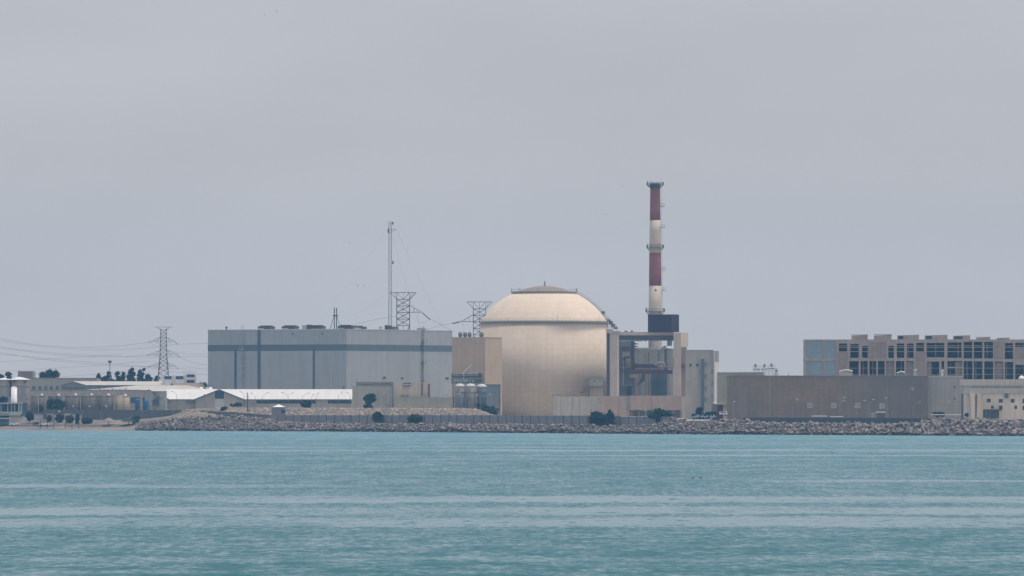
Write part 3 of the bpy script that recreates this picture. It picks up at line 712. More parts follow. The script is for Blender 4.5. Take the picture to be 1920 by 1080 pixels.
for dy in (-.3, .3): b.tube(lp(350, .5) + Vector((0, dy, 0)), lp(583, .5) + Vector((0, dy, 0)), .07, 3)
for k in range(66):
    py = 350 + 233 * k / 66; b.tube(lp(py, .5) + Vector((0, -.3, 0)), lp(py, .5) + Vector((0, .3, 0)), .05, 3)
    if k % 2: b.path([lp(py, .5) + Vector((0, -.35, 0)), lp(py, 1.15) + Vector((0, -.3, 0)), lp(py, 1.15) + Vector((0, .3, 0)), lp(py, .5) + Vector((0, .35, 0))], .05, 3)
lad = b.build('ladder', 'palesteel', root)
for py in (387, 427, 506, 545):
    b = MB(); q = lp(py, 1.0); b.box(q.x - 1.0, q.x + 1.0, q.y - .8, q.y + .8, q.z - .15, q.z + .1); rail(b, [q + Vector((1, -.8, 0)), q + Vector((1, .8, 0))], 1.6, .08, 1.6); rail(b, [q + Vector((-1, -.8, 0)), q + Vector((1, -.8, 0))], 1.6, .06, 1.); b.build('rest_platform', 'steel', lad)
b = MB(); q = Vector((sx + .15, Ys - srad(544) - .02, Z(544, Ys))); b.box(q.x - .5, q.x + .5, q.y - .12, q.y + .5, q.z - .35, q.z + .35); b.build('inspection_port', 'darksteel', root)

# ================================================================== GANTRY BESIDE THE DOME
Yg = 3275; F = Face(1200, Yg)
root = thing('portal_gantry', 'concrete portal gantry with stair tower, long beam and blocky head beside the dome', 'gantry', F.p(1210, None, 0, 6.0))
b = MB(); F.box(b, 1143.5, 1157, 625, None, -9, 0, z0=5.5); b.build('tower', 'gantry', root)
b = MB(); F.box(b, 1157.03, 1160.5, 625, None, -8, -.5, z0=5.5); b.build('tower_lit_side', 'paleface', root)  # paler box paints in the sunlit right side of the tower
b = MB(); F.box(b, 1136.5, 1149.5, 617, 624.9, -7, .4); b.build('tower_head', 'gantry', root)
b = MB(); F.box(b, 1150, 1163, 620.5, 624.8, -8, .2); b.build('tower_cap', 'beigeband', root)
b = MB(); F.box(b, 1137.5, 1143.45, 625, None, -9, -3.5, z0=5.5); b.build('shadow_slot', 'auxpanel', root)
b = MB(); F.box(b, 1160.55, 1263, 622.5, 628.8, -7, 0); bm_ = b.build('beam', 'gantry', root)
b = MB(); F.box(b, 1160.55, 1263, 628.85, 638.5, -6.5, -1.2)
for k in range(18): px = 1164 + k * 5.6; F.box(b, px, px + .8, 628.9, 637.5, -1.15, -.5)
b.build('beam_web', 'gantrydark', bm_)  # dark colour of the web paints in the shade under the beam
b = MB()
for px in (1187, 1194, 1198, 1203, 1210, 1231): c = F.p(px, 638.4, -1.5); b.box(c.x - .35, c.x + .35, c.y - .3, c.y + .3, c.z - .5, c.z)
b.build('hanger', 'steel', bm_)
# the head is turned so that its sunlit flank shows
FH = Face(1276.5, 3268, (-.94, .34)); FHr = Face(1276.5, 3268, (.34, .94))
zt = Z(623.5, 3268); zb = Z(650, 3268)
c0 = Vector((*FH.c, 0)); a = Vector((*FH.u, 0)) * FH.t(1263); d = Vector((*FHr.u, 0)) * FHr.t(1290.5); q = [c0, c0 + d, c0 + d + a, c0 + a]
b = MB(); b.hexa([k + Vector((0, 0, zb)) for k in q] + [k + Vector((0, 0, zt)) for k in q]); b.build('head', 'gantryhead', root)
d2 = Vector((*FHr.u, 0)) * FHr.t(1286.8); q = [c0 - c0 * 0, c0 + d2, c0 + d2 + a * .98, c0 + a * .98]
b = MB(); b.hexa([k + Vector((0, 0, 5.5)) for k in q] + [k + Vector((0, 0, zb - .02)) for k in q]); b.build('column', 'gantry', root)
b = MB(); FHr.box(b, 1277.6, 1286.4, 651, None, .02, .3, z0=5.5); b.build('rust_strip', 'rustcol', root)
b = MB(); FHr.box(b, 1277, 1286, 682, 687, .35, 1.2); b.build('bracket', 'plum', root)
b = MB(); F.box(b, 1251, 1260, 639, 648.5, -5, -2); F.box(b, 1252, 1261.5, 636, 639, -4, -2.2); b.build('hoist_box', 'pipegreen', root)
# cabin on the beam
FC = Face(1259.5, 3272, (-1, .12)); FCr = Face(1259.5, 3272, (.5, .866)); zb = Z(622.4, 3272); zt = Z(590.5, 3272)
c0 = Vector((*FC.c, 0)) + Vector((0, .6, 0)); a = Vector((*FC.u, 0)) * FC.t(1214.8); d = Vector((*FCr.u, 0)) * FCr.t(1273.3); q = [c0, c0 + d, c0 + d + a, c0 + a]
root = thing('clad_cabin', 'large windowless indigo clad box standing on the gantry beam before the stack', 'cabin', (*c0[:2], zb))
b = MB(); b.hexa([k + Vector((0, 0, zb)) for k in q] + [k + Vector((0, 0, zt)) for k in q]); b.build('wall', 'indigo', root)
b = MB(); top = [k + (k - (q[0] + q[2]) / 2) * .01 for k in q]; b.hexa([k + Vector((0, 0, zt)) for k in top] + [k + Vector((0, 0, zt + .3)) for k in top]); b.build('roof', 'darksteel', root)
p = FC.p(1217, 622, .3); 
for px, yt, lab in ((1240.5, 613.5, 'taller thin pale pipe rising from the beam before the indigo box'), (1249.5, 615, 'shorter pale pipe rising from the beam before the indigo box')):
    p = F.p(px, 622.4, -.25); r = thing('vent_pipe', lab, 'pipe', p, 'pale pipes on the gantry beam')
    b = MB(); b.tube(p, (p.x, p.y, Z(yt, Yg)), .16, 6); b.build('pipe', 'palesteel', r); b = MB(); q_ = Vector((p.x, p.y, Z(yt, Yg))); b.tube(q_, q_ + Vector((0, 0, .35)), .28, 6); b.build('cowl', 'steel', r)
p = F.p(1217, 622.4, -.7); r = thing('switch_cabinet', 'small pale cabinet at the lower corner of the indigo box', 'cabinet', p)
b = MB(); F.box(b, 1215, 1219, 617, 622.2, -1.4, -.3); b.build('casing', 'gantryhead', r); b = MB(); F.box(b, 1214.6, 1219.4, 616.5, 617, -1.5, -.2); b.build('lid', 'palesteel', r)
for px, lab in ((1174, 'low rounded vent on the beam, nearer the stair tower'), (1185, 'low rounded vent on the beam, nearer the indigo box')):
    p = F.p(px, 622.4, -3); r = thing('roof_vent', lab, 'vent', p, 'low vents on the gantry beam'); b = MB(); b.lathe([(.7, p.z), (.7, p.z + .4), (.45, p.z + .75), (.01, p.z + .85)], p.x, p.y, 10); b.build('hood', 'steel', r)
    b = MB(); b.lathe([(.85, p.z), (.85, p.z + .15)], p.x, p.y, 10); b.build('curb', 'darksteel', r)
# clutter at the dome's shoulder
p = F.p(1156, 620.4, -3); r = thing('roof_crane', 'small steel davit frame on the gantry tower beside the dome shoulder', 'davit', p)
b = MB()
for px in (1146, 1150, 1154): c = F.p(px, 617, -3); b.tube(c, (c.x, c.y, Z(607, Yg)), .11)
b.tube(F.p(1143, 608, -3), F.p(1158, 611, -3), .12); b.tube(F.p(1143, 612, -3), F.p(1160, 616, -3), .1); b.tube(F.p(1158, 620, -3), F.p(1146, 608, -3), .09); b.build('mast', 'steel', r)
b = MB(); F.box(b, 1151, 1158, 612.5, 617, -4, -2); b.build('winch', 'steel', r)

# buildings behind and under the gantry
F = Face(1180, 3296); root = thing('auxiliary_building', 'shaded blue grey building in the gantry recess between tower and beam', 'concrete building', F.p(1180, None, 0, 6.0))
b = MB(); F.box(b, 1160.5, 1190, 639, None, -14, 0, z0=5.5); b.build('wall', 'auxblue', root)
b = MB(); F.box(b, 1161, 1182, 659, 660.2, .02, .4); F.box(b, 1161, 1190, 688, 689.5, .02, 1.2); F.box(b, 1161, 1189, 722, 723.2, .02, .4); b.build('ledge', 'auxgreen', root)
b = MB(); F.box(b, 1167, 1181, 660.5, 670, .02, .3); F.box(b, 1173, 1183, 672, 687.8, .02, .5); b.build('pale_panel', 'palewall', root)
b = MB(); F.box(b, 1171, 1180, 668.5, 670.2, .52, .8); F.box(b, 1170, 1173, 670, 676, .52, .8); b.build('duct', 'darksteel', root)
b = MB(); F.box(b, 1175, 1184, 723.5, 741, .03, .25); b.build('door', 'shadeglass', root)
b = MB(); F.box(b, 1183.5, 1190, 639.5, 700, .03, .5); b.build('dark_shaft', 'darksteel', root)
b = MB(); F.box(b, 1181, 1196, 702, 708.5, .5, 4); b.build('balcony', 'gantry', root)
for px, y0, y1, r_, m in ((1164, 641, 740, .3, 'rustcol'), (1168.5, 676, 722, .22, 'palesteel'), (1186, 700, 741, .3, 'steel'), (1188.5, 642, 741, .22, 'rustcol')):
    b = MB(); b.tube(F.p(px, y0, 1.3), F.p(px, y1, 1.3), r_, 6); b.build('pipe', m, root)
for py, x0, x1 in ((650, 1161, 1183), (681, 1161, 1190), (697, 1161, 1182), (712, 1184, 1190), (731, 1161, 1175)):
    b = MB(); F.box(b, x0, x1, py, py + .9, .02, 1.6); rail(b, [F.p(x0, py, 1.5), F.p(x1, py, 1.5)], 1.1, .07, 1.8); b.build('service_ledge', 'steel', root)
b = MB(); F.box(b, 1162, 1170, 682.5, 688, .05, 1.1); b.build('rusty_tank', 'rustcol', root)
for k, py in enumerate((644, 649, 655)):
    b = MB(); c = F.p(1190, py, .0); b.prism([F.p(1190, py - 1.5, .3), F.p(1199 - k, py + 1.2, .3), F.p(1190, py + 2.5, .3)], [F.p(1190, py - 1.5, -1.5), F.p(1199 - k, py + 1.2, -1.5), F.p(1190, py + 2.5, -1.5)]); b.build('canopy', 'steel', root)
F = Face(1225, 3312); root = thing('service_building', 'grey green concrete building behind the gantry opening with a dark panelled bay', 'concrete building', F.p(1225, None, 0, 6.0))
b = MB(); F.box(b, 1190.05, 1263, 653.5, None, -16, 0, z0=5.5); b.build('wall', 'auxgreen', root)
b = MB(); F.box(b, 1190.05, 1246, 652, 655.8, -.6, .3); b.build('parapet', 'palewall', root)
b = MB(); F.box(b, 1221, 1250.5, 698, None, .03, .3, z0=Z(742, 3312)); b.build('dark_panel', 'auxpanel', root)
for px, m in ((1200, 'rustcol'), (1211, 'strip'), (1216.5, 'rustcol'), (1235, 'gantrydark'), (1255, 'strip')):
    b = MB(); b.tube(F.p(px, 660 if px > 1205 else 702, .7), F.p(px, 741, .7), .2, 5); b.build('pipe', m, root)
for py in (712, 722, 732): b = MB(); F.box(b, 1221.5, 1250, py, py + .8, .32, 1.4); b.build('gallery', 'steel', root)
b = MB(); F.box(b, 1245.5, 1250.4, 656, 697.8, .03, .25); b.build('shaft_panel', 'auxpanel', root)
b = MB(); F.box(b, 1223, 1246, 658, 679, .02, .12); b.build('plaster_panel', 'greywall', root)
p = F.p(1246, 652, -2); r = thing('roof_pipe', 'fat curled duct on the grey green building below the gantry beam', 'duct', p)
b = MB(); q = [F.p(1236, 656, .5), F.p(1241, 651, .5), F.p(1246.5, 650, .5), F.p(1250.5, 653, .5), F.p(1258, 654, .5)]; b.path(q, .62, 8); b.build('pipe', 'palesteel', r); b = MB(); c = q[2]; b.lathe([(.9, c.z - .4), (.9, c.z + .4)], c.x, c.y, 10); b.build('collar', 'steel', r)
# trolley platform hung in the gantry
F = Face(1222, 3284); root = thing('crane_platform', 'dark plum steel crane platform slung across the gantry opening', 'crane platform', F.p(1222, 701))
b = MB(); F.box(b, 1183.5, 1261, 692.5, 701, -4, 0); b.build('deck_girder', 'plum', root)
b = MB(); F.box(b, 1187, 1232, 683, 689, -3.5, -.8); F.box(b, 1183.5, 1192, 680.5, 690, -3, -.6); b.build('machinery', 'darksteel', root)
b = MB(); F.box(b, 1183.5, 1263, 689.3, 690.8, -4, .3); b.build('upper_girder', 'plum', root)
b = MB(); F.box(b, 1252, 1258.5, 686, 688.9, -3, -.4); F.box(b, 1253, 1259, 690.9, 694, -.2, .4); b.build('winch', 'palesteel', root)
b = MB(); q = [F.p(1229, 686, -1), F.p(1233, 680.5, -1), F.p(1241, 679.5, -1), F.p(1246, 683, -1), F.p(1247, 689, -1)]; b.path(q, .55, 8); b.build('bent_pipe', 'beigeband', root)
b = MB(); rail(b, [F.p(1184, 689.2, .2), F.p(1263, 689.2, .2)], 1.7, .08, 2.4); b.tube(F.p(1263, 689, .2), F.p(1263, 672, .2), .14); b.build('railing', 'plum', root)
b = MB(); q = [(1203, 701.5), (1209.5, 701.5), (1209, 712), (1203, 719), (1195, 722), (1193.5, 721), (1200, 714), (1203, 708)]
b.prism([F.p(x, y, -.6) for x, y in q], [F.p(x, y, -3) for x, y in q]); b.build('chute', 'darksteel', root)

# podium below the gantry
F = Face(1200, 3210); root = thing('podium_building', 'long low beige panelled podium under the gantry with a shaded recess at its foot', 'low building', F.p(1200, None, 0, 6.0))
b = MB(); F.box(b, 1121, 1160, 742.5, None, -16, 0, z0=5.5); b.build('wall', 'podium', root)
b = MB(); F.box(b, 1160.05, 1181, 742.5, None, -16, -.3, z0=5.5); b.build('wall', 'podium', root)
b = MB(); F.box(b, 1181.05, 1278, 742, 769, -16, .4); b.build('upper_wall', 'podium', root)
b = MB(); F.box(b, 1278.05, 1306, 743, None, -12, .0, z0=5.5); b.build('end_wall', 'gantry', root)
b = MB(); F.box(b, 1181.05, 1278, 769, None, -15, -3, z0=5.5); b.build('recess_wall', 'strip', root)
for k in range(8):
    b = MB(); px = 1184 + k * 13; F.box(b, px, px + 1.6, 769.05, None, -.9, -.1, z0=5.5); b.build('recess_pillar', 'podium', root)
b = MB(); F.box(b, 1174.5, 1180.9, 743, 769, .02, .12); b.build('stained_panel', 'strip', root)
F = Face(1080, 3232); root = thing('screen_wall', 'pale concrete panel wall with a dark railing along its top before the dome', 'wall', F.p(1080, None, 0, 6.0))
b = MB(); F.box(b, 1037, 1122, 743.5, None, -1, 0, z0=5.5); b.build('wall', 'palewall', root)
b = MB()
rail(b, [F.p(1036, 743.4, -.4), F.p(1121, 743.4, -.4)], .9, .08, 3.5); b.build('railing', 'steel', root)
b = MB()
for px in (1043, 1051.5, 1073.5, 1086): F.box(b, px, px + .7, 743.6, None, .01, .12, z0=5.5)
b.build('joint_strip', 'strip', root)

# ================================================================== BUILDING WITH TWO SMALL WINDOWS
F = Face(1320, 3165); root = thing('control_block', 'tall grey green block with two little dark windows and a recessed stair strip', 'concrete building', F.p(1316, None, 0, 4.9))
b = MB(); F.box(b, 1287.2, 1331, 657, None, -18, 0, z0=4.3); b.build('wall', 'auxgreen', root)
b = MB(); F.box(b, 1317, 1338, 672.5, None, .02, 2.2, z0=4.3); sb = b.build('stair_bay', 'greywall', root)
b = MB(); F.box(b, 1314.5, 1319.5, 673, 776, 2.22, 2.6); b.build('dark_strip', 'auxpanel', sb)
b = MB()
for k, py in enumerate((684, 706, 729, 750)): F.box(b, 1320.5, 1326, py - 5, py + 4, 2.22, 2.4); F.box(b, 1333.5, 1336, py + 9, py + 18, 2.22, 2.4)
b.build('window', 'auxblue', sb)
b = MB(); F.box(b, 1331.05, 1338, 657, 672.4, -17, 0); b.build('corner_pier', 'greywall', root)
b = MB(); FR = Face(1338.2, 3162, (.35, .937)); FR.box(b, 1338.2, 1345.3, 678, 754, 0, .6); FR.box(b, 1338.2, 1345.3, 658, 677.9, 0, .55); b.build('flank_wall', 'paleface', root)
b = MB(); FR.box(b, 1338.2, 1345.2, 658, 677.8, .62, .75); b.build('flank_panel', 'strip', root)
for px in (1294.5, 1307.5):
    b = MB(); F.box(b, px - 2, px + 2, 682, 687.5, .01, .12); w = b.build('window_frame', 'strip', root); b = MB(); F.box(b, px - 1.7, px + 1.7, 682.4, 687.2, .1, .16); b.build('pane', 'shadeglass', w)
b = MB(); F.box(b, 1287.2, 1338.2, 656.2, 656.95, -18, .25); b.build('coping', 'strip', root)
for px in (1283, 1293, 1336): b = MB()
# ================================================================== TILED BUILDING
F = Face(1550, 3010); root = thing('tiled_hall', 'long windowless brown grey tiled hall with square wall vents', 'industrial hall', F.p(1550, None, 0, 4.9))
b = MB(); F.box(b, 1364.5, 1739.5, 705.5, None, -16, 0, z0=4.3); b.build('wall', 'tile', root)
b = MB(); F.box(b, 1364, 1530, 704.2, 705.4, -16, .15); F.box(b, 1530, 1740, 704.6, 707.8, -16, .12); b.build('roof_edge', 'gantrydark', root)
for px, py in ((1518, 760.3), (1563.5, 760.3), (1608.5, 760.5), (1654, 761.2)):
    b = MB(); F.box(b, px - 5, px + 5, py - 5, py + 5, .0, .3); w = b.build('vent_frame', 'greywall', root)
    b = MB(); F.box(b, px - 3, px + 3, py - 2.8, py + 2.8, .28, .36); b.build('grille', 'strip', w)
b = MB(); F.box(b, 1442.7, 1444, 706, None, .02, .2, z0=4.3); b.build('downpipe', 'strip', root)
b = MB(); F.box(b, 1708.5, 1712.5, 726, 732.5, .02, .4); b.build('wall_box', 'greywall', root)
F2 = Face(1400, 3040); root = thing('olive_block', 'olive grey block between the two-window block and the tiled hall', 'concrete building', F2.p(1360, None, 0, 4.9))
b = MB(); F2.box(b, 1345.6, 1432, 698.8, None, -14, 0, z0=Z(757, 3040)); b.build('wall', 'olive', root)
b = MB(); F2.box(b, 1345.4, 1432.3, 698, 698.75, -14, .15); b.build('coping', 'beigeband', root)
b = MB(); F2.box(b, 1345.5, 1364, 755, 758.5, -8, 1.5); b.build('canopy', 'palewall', root)
b = MB(); F2.box(b, 1336, 1366, 757.3, None, -14, -9.1, z0=4.3); b.build('rear_wall', 'strip', root)
b = MB(); F2.box(b, 1345, 1356, 758.6, None, -9, -2, z0=4.3); b.build('gateway', 'plum', root)
b = MB(); F2.box(b, 1356.1, 1363.8, 758.6, None, -9, .2, z0=4.3); b.build('gate_pier', 'palewall', root)
F3 = Face(1437, 3075)
for x0, x1, yt, lab in ((1412, 1425.5, 689, 'broad pale roof ventilator on the olive block roof'), (1428, 1439, 689, 'pale roof ventilator, second of the cluster over the tiled hall'), (1441, 1452.5, 688, 'pale roof ventilator, third of the cluster, with a curled top'), (1452.8, 1459, 698, 'lowest pale roof ventilator at the end of the cluster')):
    p = F3.p((x0 + x1) / 2, None, 0, 4.9); r = thing('roof_ventilator', lab, 'ventilator', p, 'pale ventilators over the tiled hall')
    b = MB(); F3.box(b, x0, x1, yt, None, -3, 0, z0=4.3); b.build('casing', 'office', r)
    b = MB()
    F3.box(b, x0 - .6, x1 + .6, yt + 2.4, yt + 3.3, -3.2, .3); c = F3.p((x0 + x1) / 2 - (2 if x1 < 1427 else 0), yt, -1.5); b.lathe([(.55, c.z), (.45, c.z + .9), (.62, c.z + 1.0), (.3, c.z + 1.7)], c.x, c.y, 8); b.build('cowl', 'steel', r)
    b = MB(); rail(b, [F3.p(x0, yt, -.2), F3.p(x1, yt, -.2)], .8, .05, 1.2); b.build('railing', 'steel', r)
for px, yt, lab in ((1388, 699, 'thin roof post near the end of the olive roofline'), (1397, 696.5, 'thin roof post with a short cross arm on the olive roofline'), (1434, 697, 'thin dark roof post before the pale ventilators'), (1478.5, 697, 'lone thin roof post between ventilators and the concrete skeleton')):
    p = F.p(px, 704.2, -2); r = thing('lightning_rod', lab, 'roof post', p, 'thin posts on the tiled hall roof'); b = MB(); b.tube(p, (p.x, p.y, Z(yt, 3010)), .09, 4); b.build('rod', 'steel', r)
    b = MB(); b.box(p.x - .25, p.x + .25, p.y - .25, p.y + .25, p.z, p.z + .2); b.build('foot', 'steel', r)
F = Face(1775, 3015); root = thing('stained_block', 'stained grey green blank block between tiled hall and punched window building', 'concrete building', F.p(1775, None, 0, 4.9))
b = MB(); F.box(b, 1739.6, 1806, 708, None, -14, 0, z0=4.3); b.build('wall', 'greywall', root)
b = MB(); F.box(b, 1650, 1805.5, 704.2, 709.6, -20, -16.1); F.box(b, 1739.6, 1806, 704.6, 707.9, -14, .1); b.build('coping', 'beigeband', root)
for px, py in ((1790, 726), (1789.5, 747.5)):
    b = MB(); F.box(b, px - 1.3, px + 1.3, py - 2, py + 2, .01, .15); b.build('vent', 'darksteel', root)
b = MB(); F.box(b, 1779, 1781, 752.6, 753.8, .02, .8); b.build('wall_lamp', 'white', root)

# ================================================================== CONCRETE SKELETON
Yk = 3110; F = Face(1720, Yk); root = thing('concrete_skeleton', 'unfinished two storey brown concrete frame building with rows of dark open bays', 'building shell', F.p(1720, None, 0, 6.0))
def zz(py): return Z(py, Yk)
up = [(1573, 1588.5, 644, 659), (1594, 1610, 645, 671), (1616.5, 1627, 648, 671), (1665.5, 1676, 648, 671), (1681.5, 1695.5, 644, 671), (1700.5, 1713, 644, 671), (1718, 1732.5, 643, 659), (1737.5, 1770.5, 643, 670), (1776.5, 1803, 642, 671), (1807, 1823, 641, 672), (1826, 1842, 641, 672), (1845.5, 1862, 641, 672), (1884, 1899.5, 642, 673), (1903.5, 1920, 642.5, 652), (1925, 1940, 642, 673)]
lo = [(1592.5, 1610, 677, 704), (1613.5, 1627, 677, 704), (1630, 1643, 677, 704), (1646, 1658.5, 677, 704), (1661.5, 1676.5, 677, 704), (1680, 1695.5, 677, 704), (1699, 1713, 677, 704), (1738, 1761, 678, 704), (1765, 1770.5, 677, 704), (1776.5, 1804, 677, 687.8), (1776.5, 1804, 690.5, 704), (1807, 1823.5, 677, 711), (1826, 1842, 677.5, 711), (1845.5, 1862, 677.5, 711), (1865, 1881.5, 678, 711), (1884, 1900, 678.5, 711), (1903.5, 1920, 684, 711), (1925, 1940, 678, 711)]
gl = [(1511, 1543.5, 639.5, 671), (1547, 1567.5, 640, 671), (1511, 1518.5, 677, 704), (1521, 1543.5, 677, 704), (1547, 1567.5, 677, 704)]
holes = [(X(a, Yk), X(b_, Yk), zz(d), zz(c)) for a, b_, c, d in up + lo + gl]
b = MB(); facade(b, X(1508.5, Yk), X(1990, Yk), 5.0, zz(636.5), holes, Yk, 1.0); b.build('front_frame', 'frame', root)
b = MB(); x0, x1 = X(1508.5, Yk) + .02, X(1990, Yk) - .02
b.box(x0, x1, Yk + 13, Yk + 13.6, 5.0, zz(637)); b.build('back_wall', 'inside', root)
for k, px in enumerate((1597, 1621, 1637, 1652, 1669, 1689, 1706, 1722, 1745, 1757, 1768, 1784, 1797, 1813, 1831, 1851, 1872, 1890, 1911)):
    b = MB(); xk = X(px + random.uniform(-2, 2), Yk); b.box(xk - .32, xk + .32, Yk + 4.2, Yk + 4.8, 5.0, zz(676.6)) if k % 3 else b.box(xk - .32, xk + .32, Yk + 4.2, Yk + 4.8, zz(673.9), zz(640.1)); b.build('inner_column', 'infill', root)
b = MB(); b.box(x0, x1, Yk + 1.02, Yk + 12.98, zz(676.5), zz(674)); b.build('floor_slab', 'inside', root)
b = MB(); b.box(x0, x1, Yk + 1.02, Yk + 12.98, zz(640), zz(637)); b.build('roof', 'frame', root)
b = MB(); b.box(x0, x0 + .6, Yk + 1.02, Yk + 12.9, 5.0, zz(640.2)); b.build('side_wall', 'frame', root)
b = MB()
for a, b_, c, d in gl: b.box(X(a, Yk) + .01, X(b_, Yk) - .01, Yk + .35, Yk + .5, zz(d) + .01, zz(c) - .01)
gp = b.build('glazing', 'paleglass', root)
b = MB()
for a, b_, c, d in gl:
    for py in ((645, 652, 659.5) if c < 650 else (690.5,)): b.box(X(a, Yk) + .02, X(b_, Yk) - .02, Yk + .25, Yk + .34, zz(py) - .14, zz(py) + .14)
b.build('transom', 'frame', gp)
for a, b_, c, d in ((1570.5, 1590.5, 660, 704), (1628.5, 1662, 641, 671.5), (1716, 1735.5, 660, 704), (1864, 1882, 641.5, 672), (1903.5, 1920, 653, 673)):
    b = MB(); b.box(X(a, Yk), X(b_, Yk), Yk - .12, Yk - .02, zz(d), zz(c)); b.build('brick_infill', 'infill', root)
for a, b_, c, d in ((1699.5, 1712.8, 677.5, 704), (1661.8, 1676.2, 677.5, 704), (1738.5, 1747, 679, 704), (1791, 1803.8, 678, 704), (1865.5, 1881, 679, 711)):
    b = MB(); b.box(X(a, Yk) + .02, X(b_, Yk) - .02, Yk + 1.1, Yk + 1.3, zz(d) + .1, zz(c) - .1); b.build('partition', 'infill', root)
b = MB()
for py in (648.3, 651.5, 659.3): b.tube((X(1573, Yk), Yk + .3, zz(py)), (X(1990, Yk), Yk + .3, zz(py)), .13, 4)
for py in (690.2, 702): b.tube((X(1592, Yk), Yk + .5, zz(py)), (X(1990, Yk), Yk + .5, zz(py)), .1, 4)
b.build('guard_rail', 'palewall', root)
b = MB()
for a, b_, c in ((1884, 1899, 642.2), (1904, 1911, 641.5), (1914, 1919, 642)): b.box(X(a, Yk), X(b_, Yk), Yk + .6, Yk + .9, zz(c + 1), zz(c - .2))
b.build('torn_sheet', 'white', root)
for a, b_, c, dk, lab in ((1598, 1627.5, 628, 0, 'first square roof box of the skeleton, nearest the glazed end'), (1640, 1672, 627.5, 0, 'second roof box of the skeleton with a slightly stepped top'), (1684, 1723.5, 627.5, 10, 'third roof box of the skeleton with a short dark opening'), (1735.5, 1777, 627.5, 12, 'broadest roof box of the skeleton with a dark opening and sloped top'), (1789, 1819.5, 628.5, 16, 'roof box of the skeleton with the widest dark opening'), (1832, 1857, 632.5, 0, 'low slab like roof box of the skeleton'), (1870.5, 1893.5, 632.8, 12, 'small roof box with a black opening at the skeleton end cut by the frame')):
    xa, xb = X(a, Yk), X(b_, Yk); r = thing('rooftop_box', lab, 'roof structure', ((xa + xb) / 2, Yk + 4, zz(636.5)), 'boxes on the skeleton roof')
    b = MB(); zt = zz(c); z0 = zz(636.5); s_ = .25 if b_ < 1800 and a > 1630 else -.15
    b.hexa([(xa, Yk + 1.5, z0), (xb, Yk + 1.5, z0), (xb, Yk + 7, z0), (xa, Yk + 7, z0), (xa, Yk + 1.5, zt - .1 - abs(s_)), (xb, Yk + 1.5, zt), (xb, Yk + 7, zt), (xa, Yk + 7, zt - .1 - abs(s_))]); b.build('wall', 'frame', r)
    if dk: b = MB(); b.box(xa + .2, X(a + dk, Yk), Yk + 1.4, Yk + 1.48, z0 + .2, zt - .55); b.build('opening', 'shadeglass', r)
    else: b = MB(); b.box(xa - .15, xb + .15, Yk + 1.35, Yk + 7.1, zt + .01, zt + .2); b.build('coping', 'infill', r)

# rooftop things on the tiled hall in front of the skeleton
F = Face(1600, 3014)
for x0, x1, y0, lab, m in ((1574, 1599, 694, 'heap of pale ducts on the tiled hall roof before the brick infill', 'gantry'), (1682, 1697, 697, 'dark and grey fan unit on the tiled hall roof', 'steel'), (1713.5, 1719, 693, 'grey mushroom vent on the tiled hall roof', 'palesteel'), (1766, 1769.5, 693.5, 'small white vent tube on the stained block roof', 'white')):
    p = F.p((x0 + x1) / 2, 704.4, -3); r = thing('roof_duct', lab, 'roof duct', p, 'ducts on the roofs before the skeleton')
    b = MB(); F.box(b, x0, x1, y0 + (704 - y0) * .45, 704.3, -4, -2); b.build('base_box', m, r)
    b = MB(); q = [F.p(x0 + .5, y0 + 3, -3), F.p((x0 + x1) / 2, y0, -3), F.p(x1, y0 + 2, -3)]; b.path(q, .5, 8); b.tube(q[1], F.p((x0 + x1) / 2, 700, -3), .4, 8); b.build('bent_duct', 'palesteel' if m != 'white' else 'white', r)

# ================================================================== PUNCHED WINDOW BUILDING
Yq = 2975; F = Face(1870, Yq); root = thing('punched_window_building', 'pale building with small square punched windows at the end of the shore', 'building', F.p(1870, None, 0, 6.0))
def hz(l): return [(X(a, Yq), X(b_, Yq), Z(d, Yq), Z(c, Yq)) for a, b_, c, d in l]
wins = [(1850, 1857.5, 747.5, 754.5), (1872.5, 1880, 748, 755), (1895, 1902, 748, 755), (1917, 1924, 748, 756), (1858, 1863, 760.5, 766), (1873, 1879.5, 760.5, 768), (1902, 1907, 760.5, 767), (1917, 1922, 761, 769), (1836.5, 1840, 739.5, 743), (1836.5, 1839.5, 745.5, 757), (1836.5, 1839.5, 760.5, 770), (1940, 1947, 748, 755), (1940, 1947, 761, 768)]
door = [(1843, 1873, 767.5, 785)]
b = MB(); facade(b, X(1806.5, Yq), X(2010, Yq), 4.5, Z(738, Yq), hz(wins + door), Yq, .5); b.build('lower_wall', 'beige', root)
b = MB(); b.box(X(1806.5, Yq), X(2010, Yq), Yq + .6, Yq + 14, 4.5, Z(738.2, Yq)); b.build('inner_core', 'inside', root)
b = MB(); F.box(b, 1806.5, 2010, 727.5, 737.9, -14, .5); b.build('fascia_band', 'beigeband', root)
b = MB(); F.box(b, 1804, 2010, 711.5, 722.5, -16, -3); b.build('upper_wall', 'palewall', root)
b = MB(); F.box(b, 1806.5, 2010, 722.6, 727.4, -14, -1.5); b.build('ledge', 'strip', root)
for a, b_, c, d in wins:
    b2 = MB(); F.box(b2, a + .2, b_ - .2, c + .2, d - .2, -.45, -.35); b2.build('window', 'shadeglass', root)
b2 = MB(); F.box(b2, 1843.2, 1872.8, 767.7, None, -.45, -.3, z0=4.5); dr = b2.build('door', 'bluewall', root)
b2 = MB()
for px in (1849, 1856, 1863, 1868): F.box(b2, px, px + .7, 769, 784, -.29, -.2)
b2.build('door_rail', 'strip', dr)
b2 = MB(); F.box(b2, 1856, 1878, 767.3, 769.5, 0.02, 2.5); b2.build('awning', 'plum', root)
b2 = MB(); F.box(b2, 1883.5, 1890, 738.3, 746, .02, 1.); b2.build('projecting_box', 'auxpanel', root)
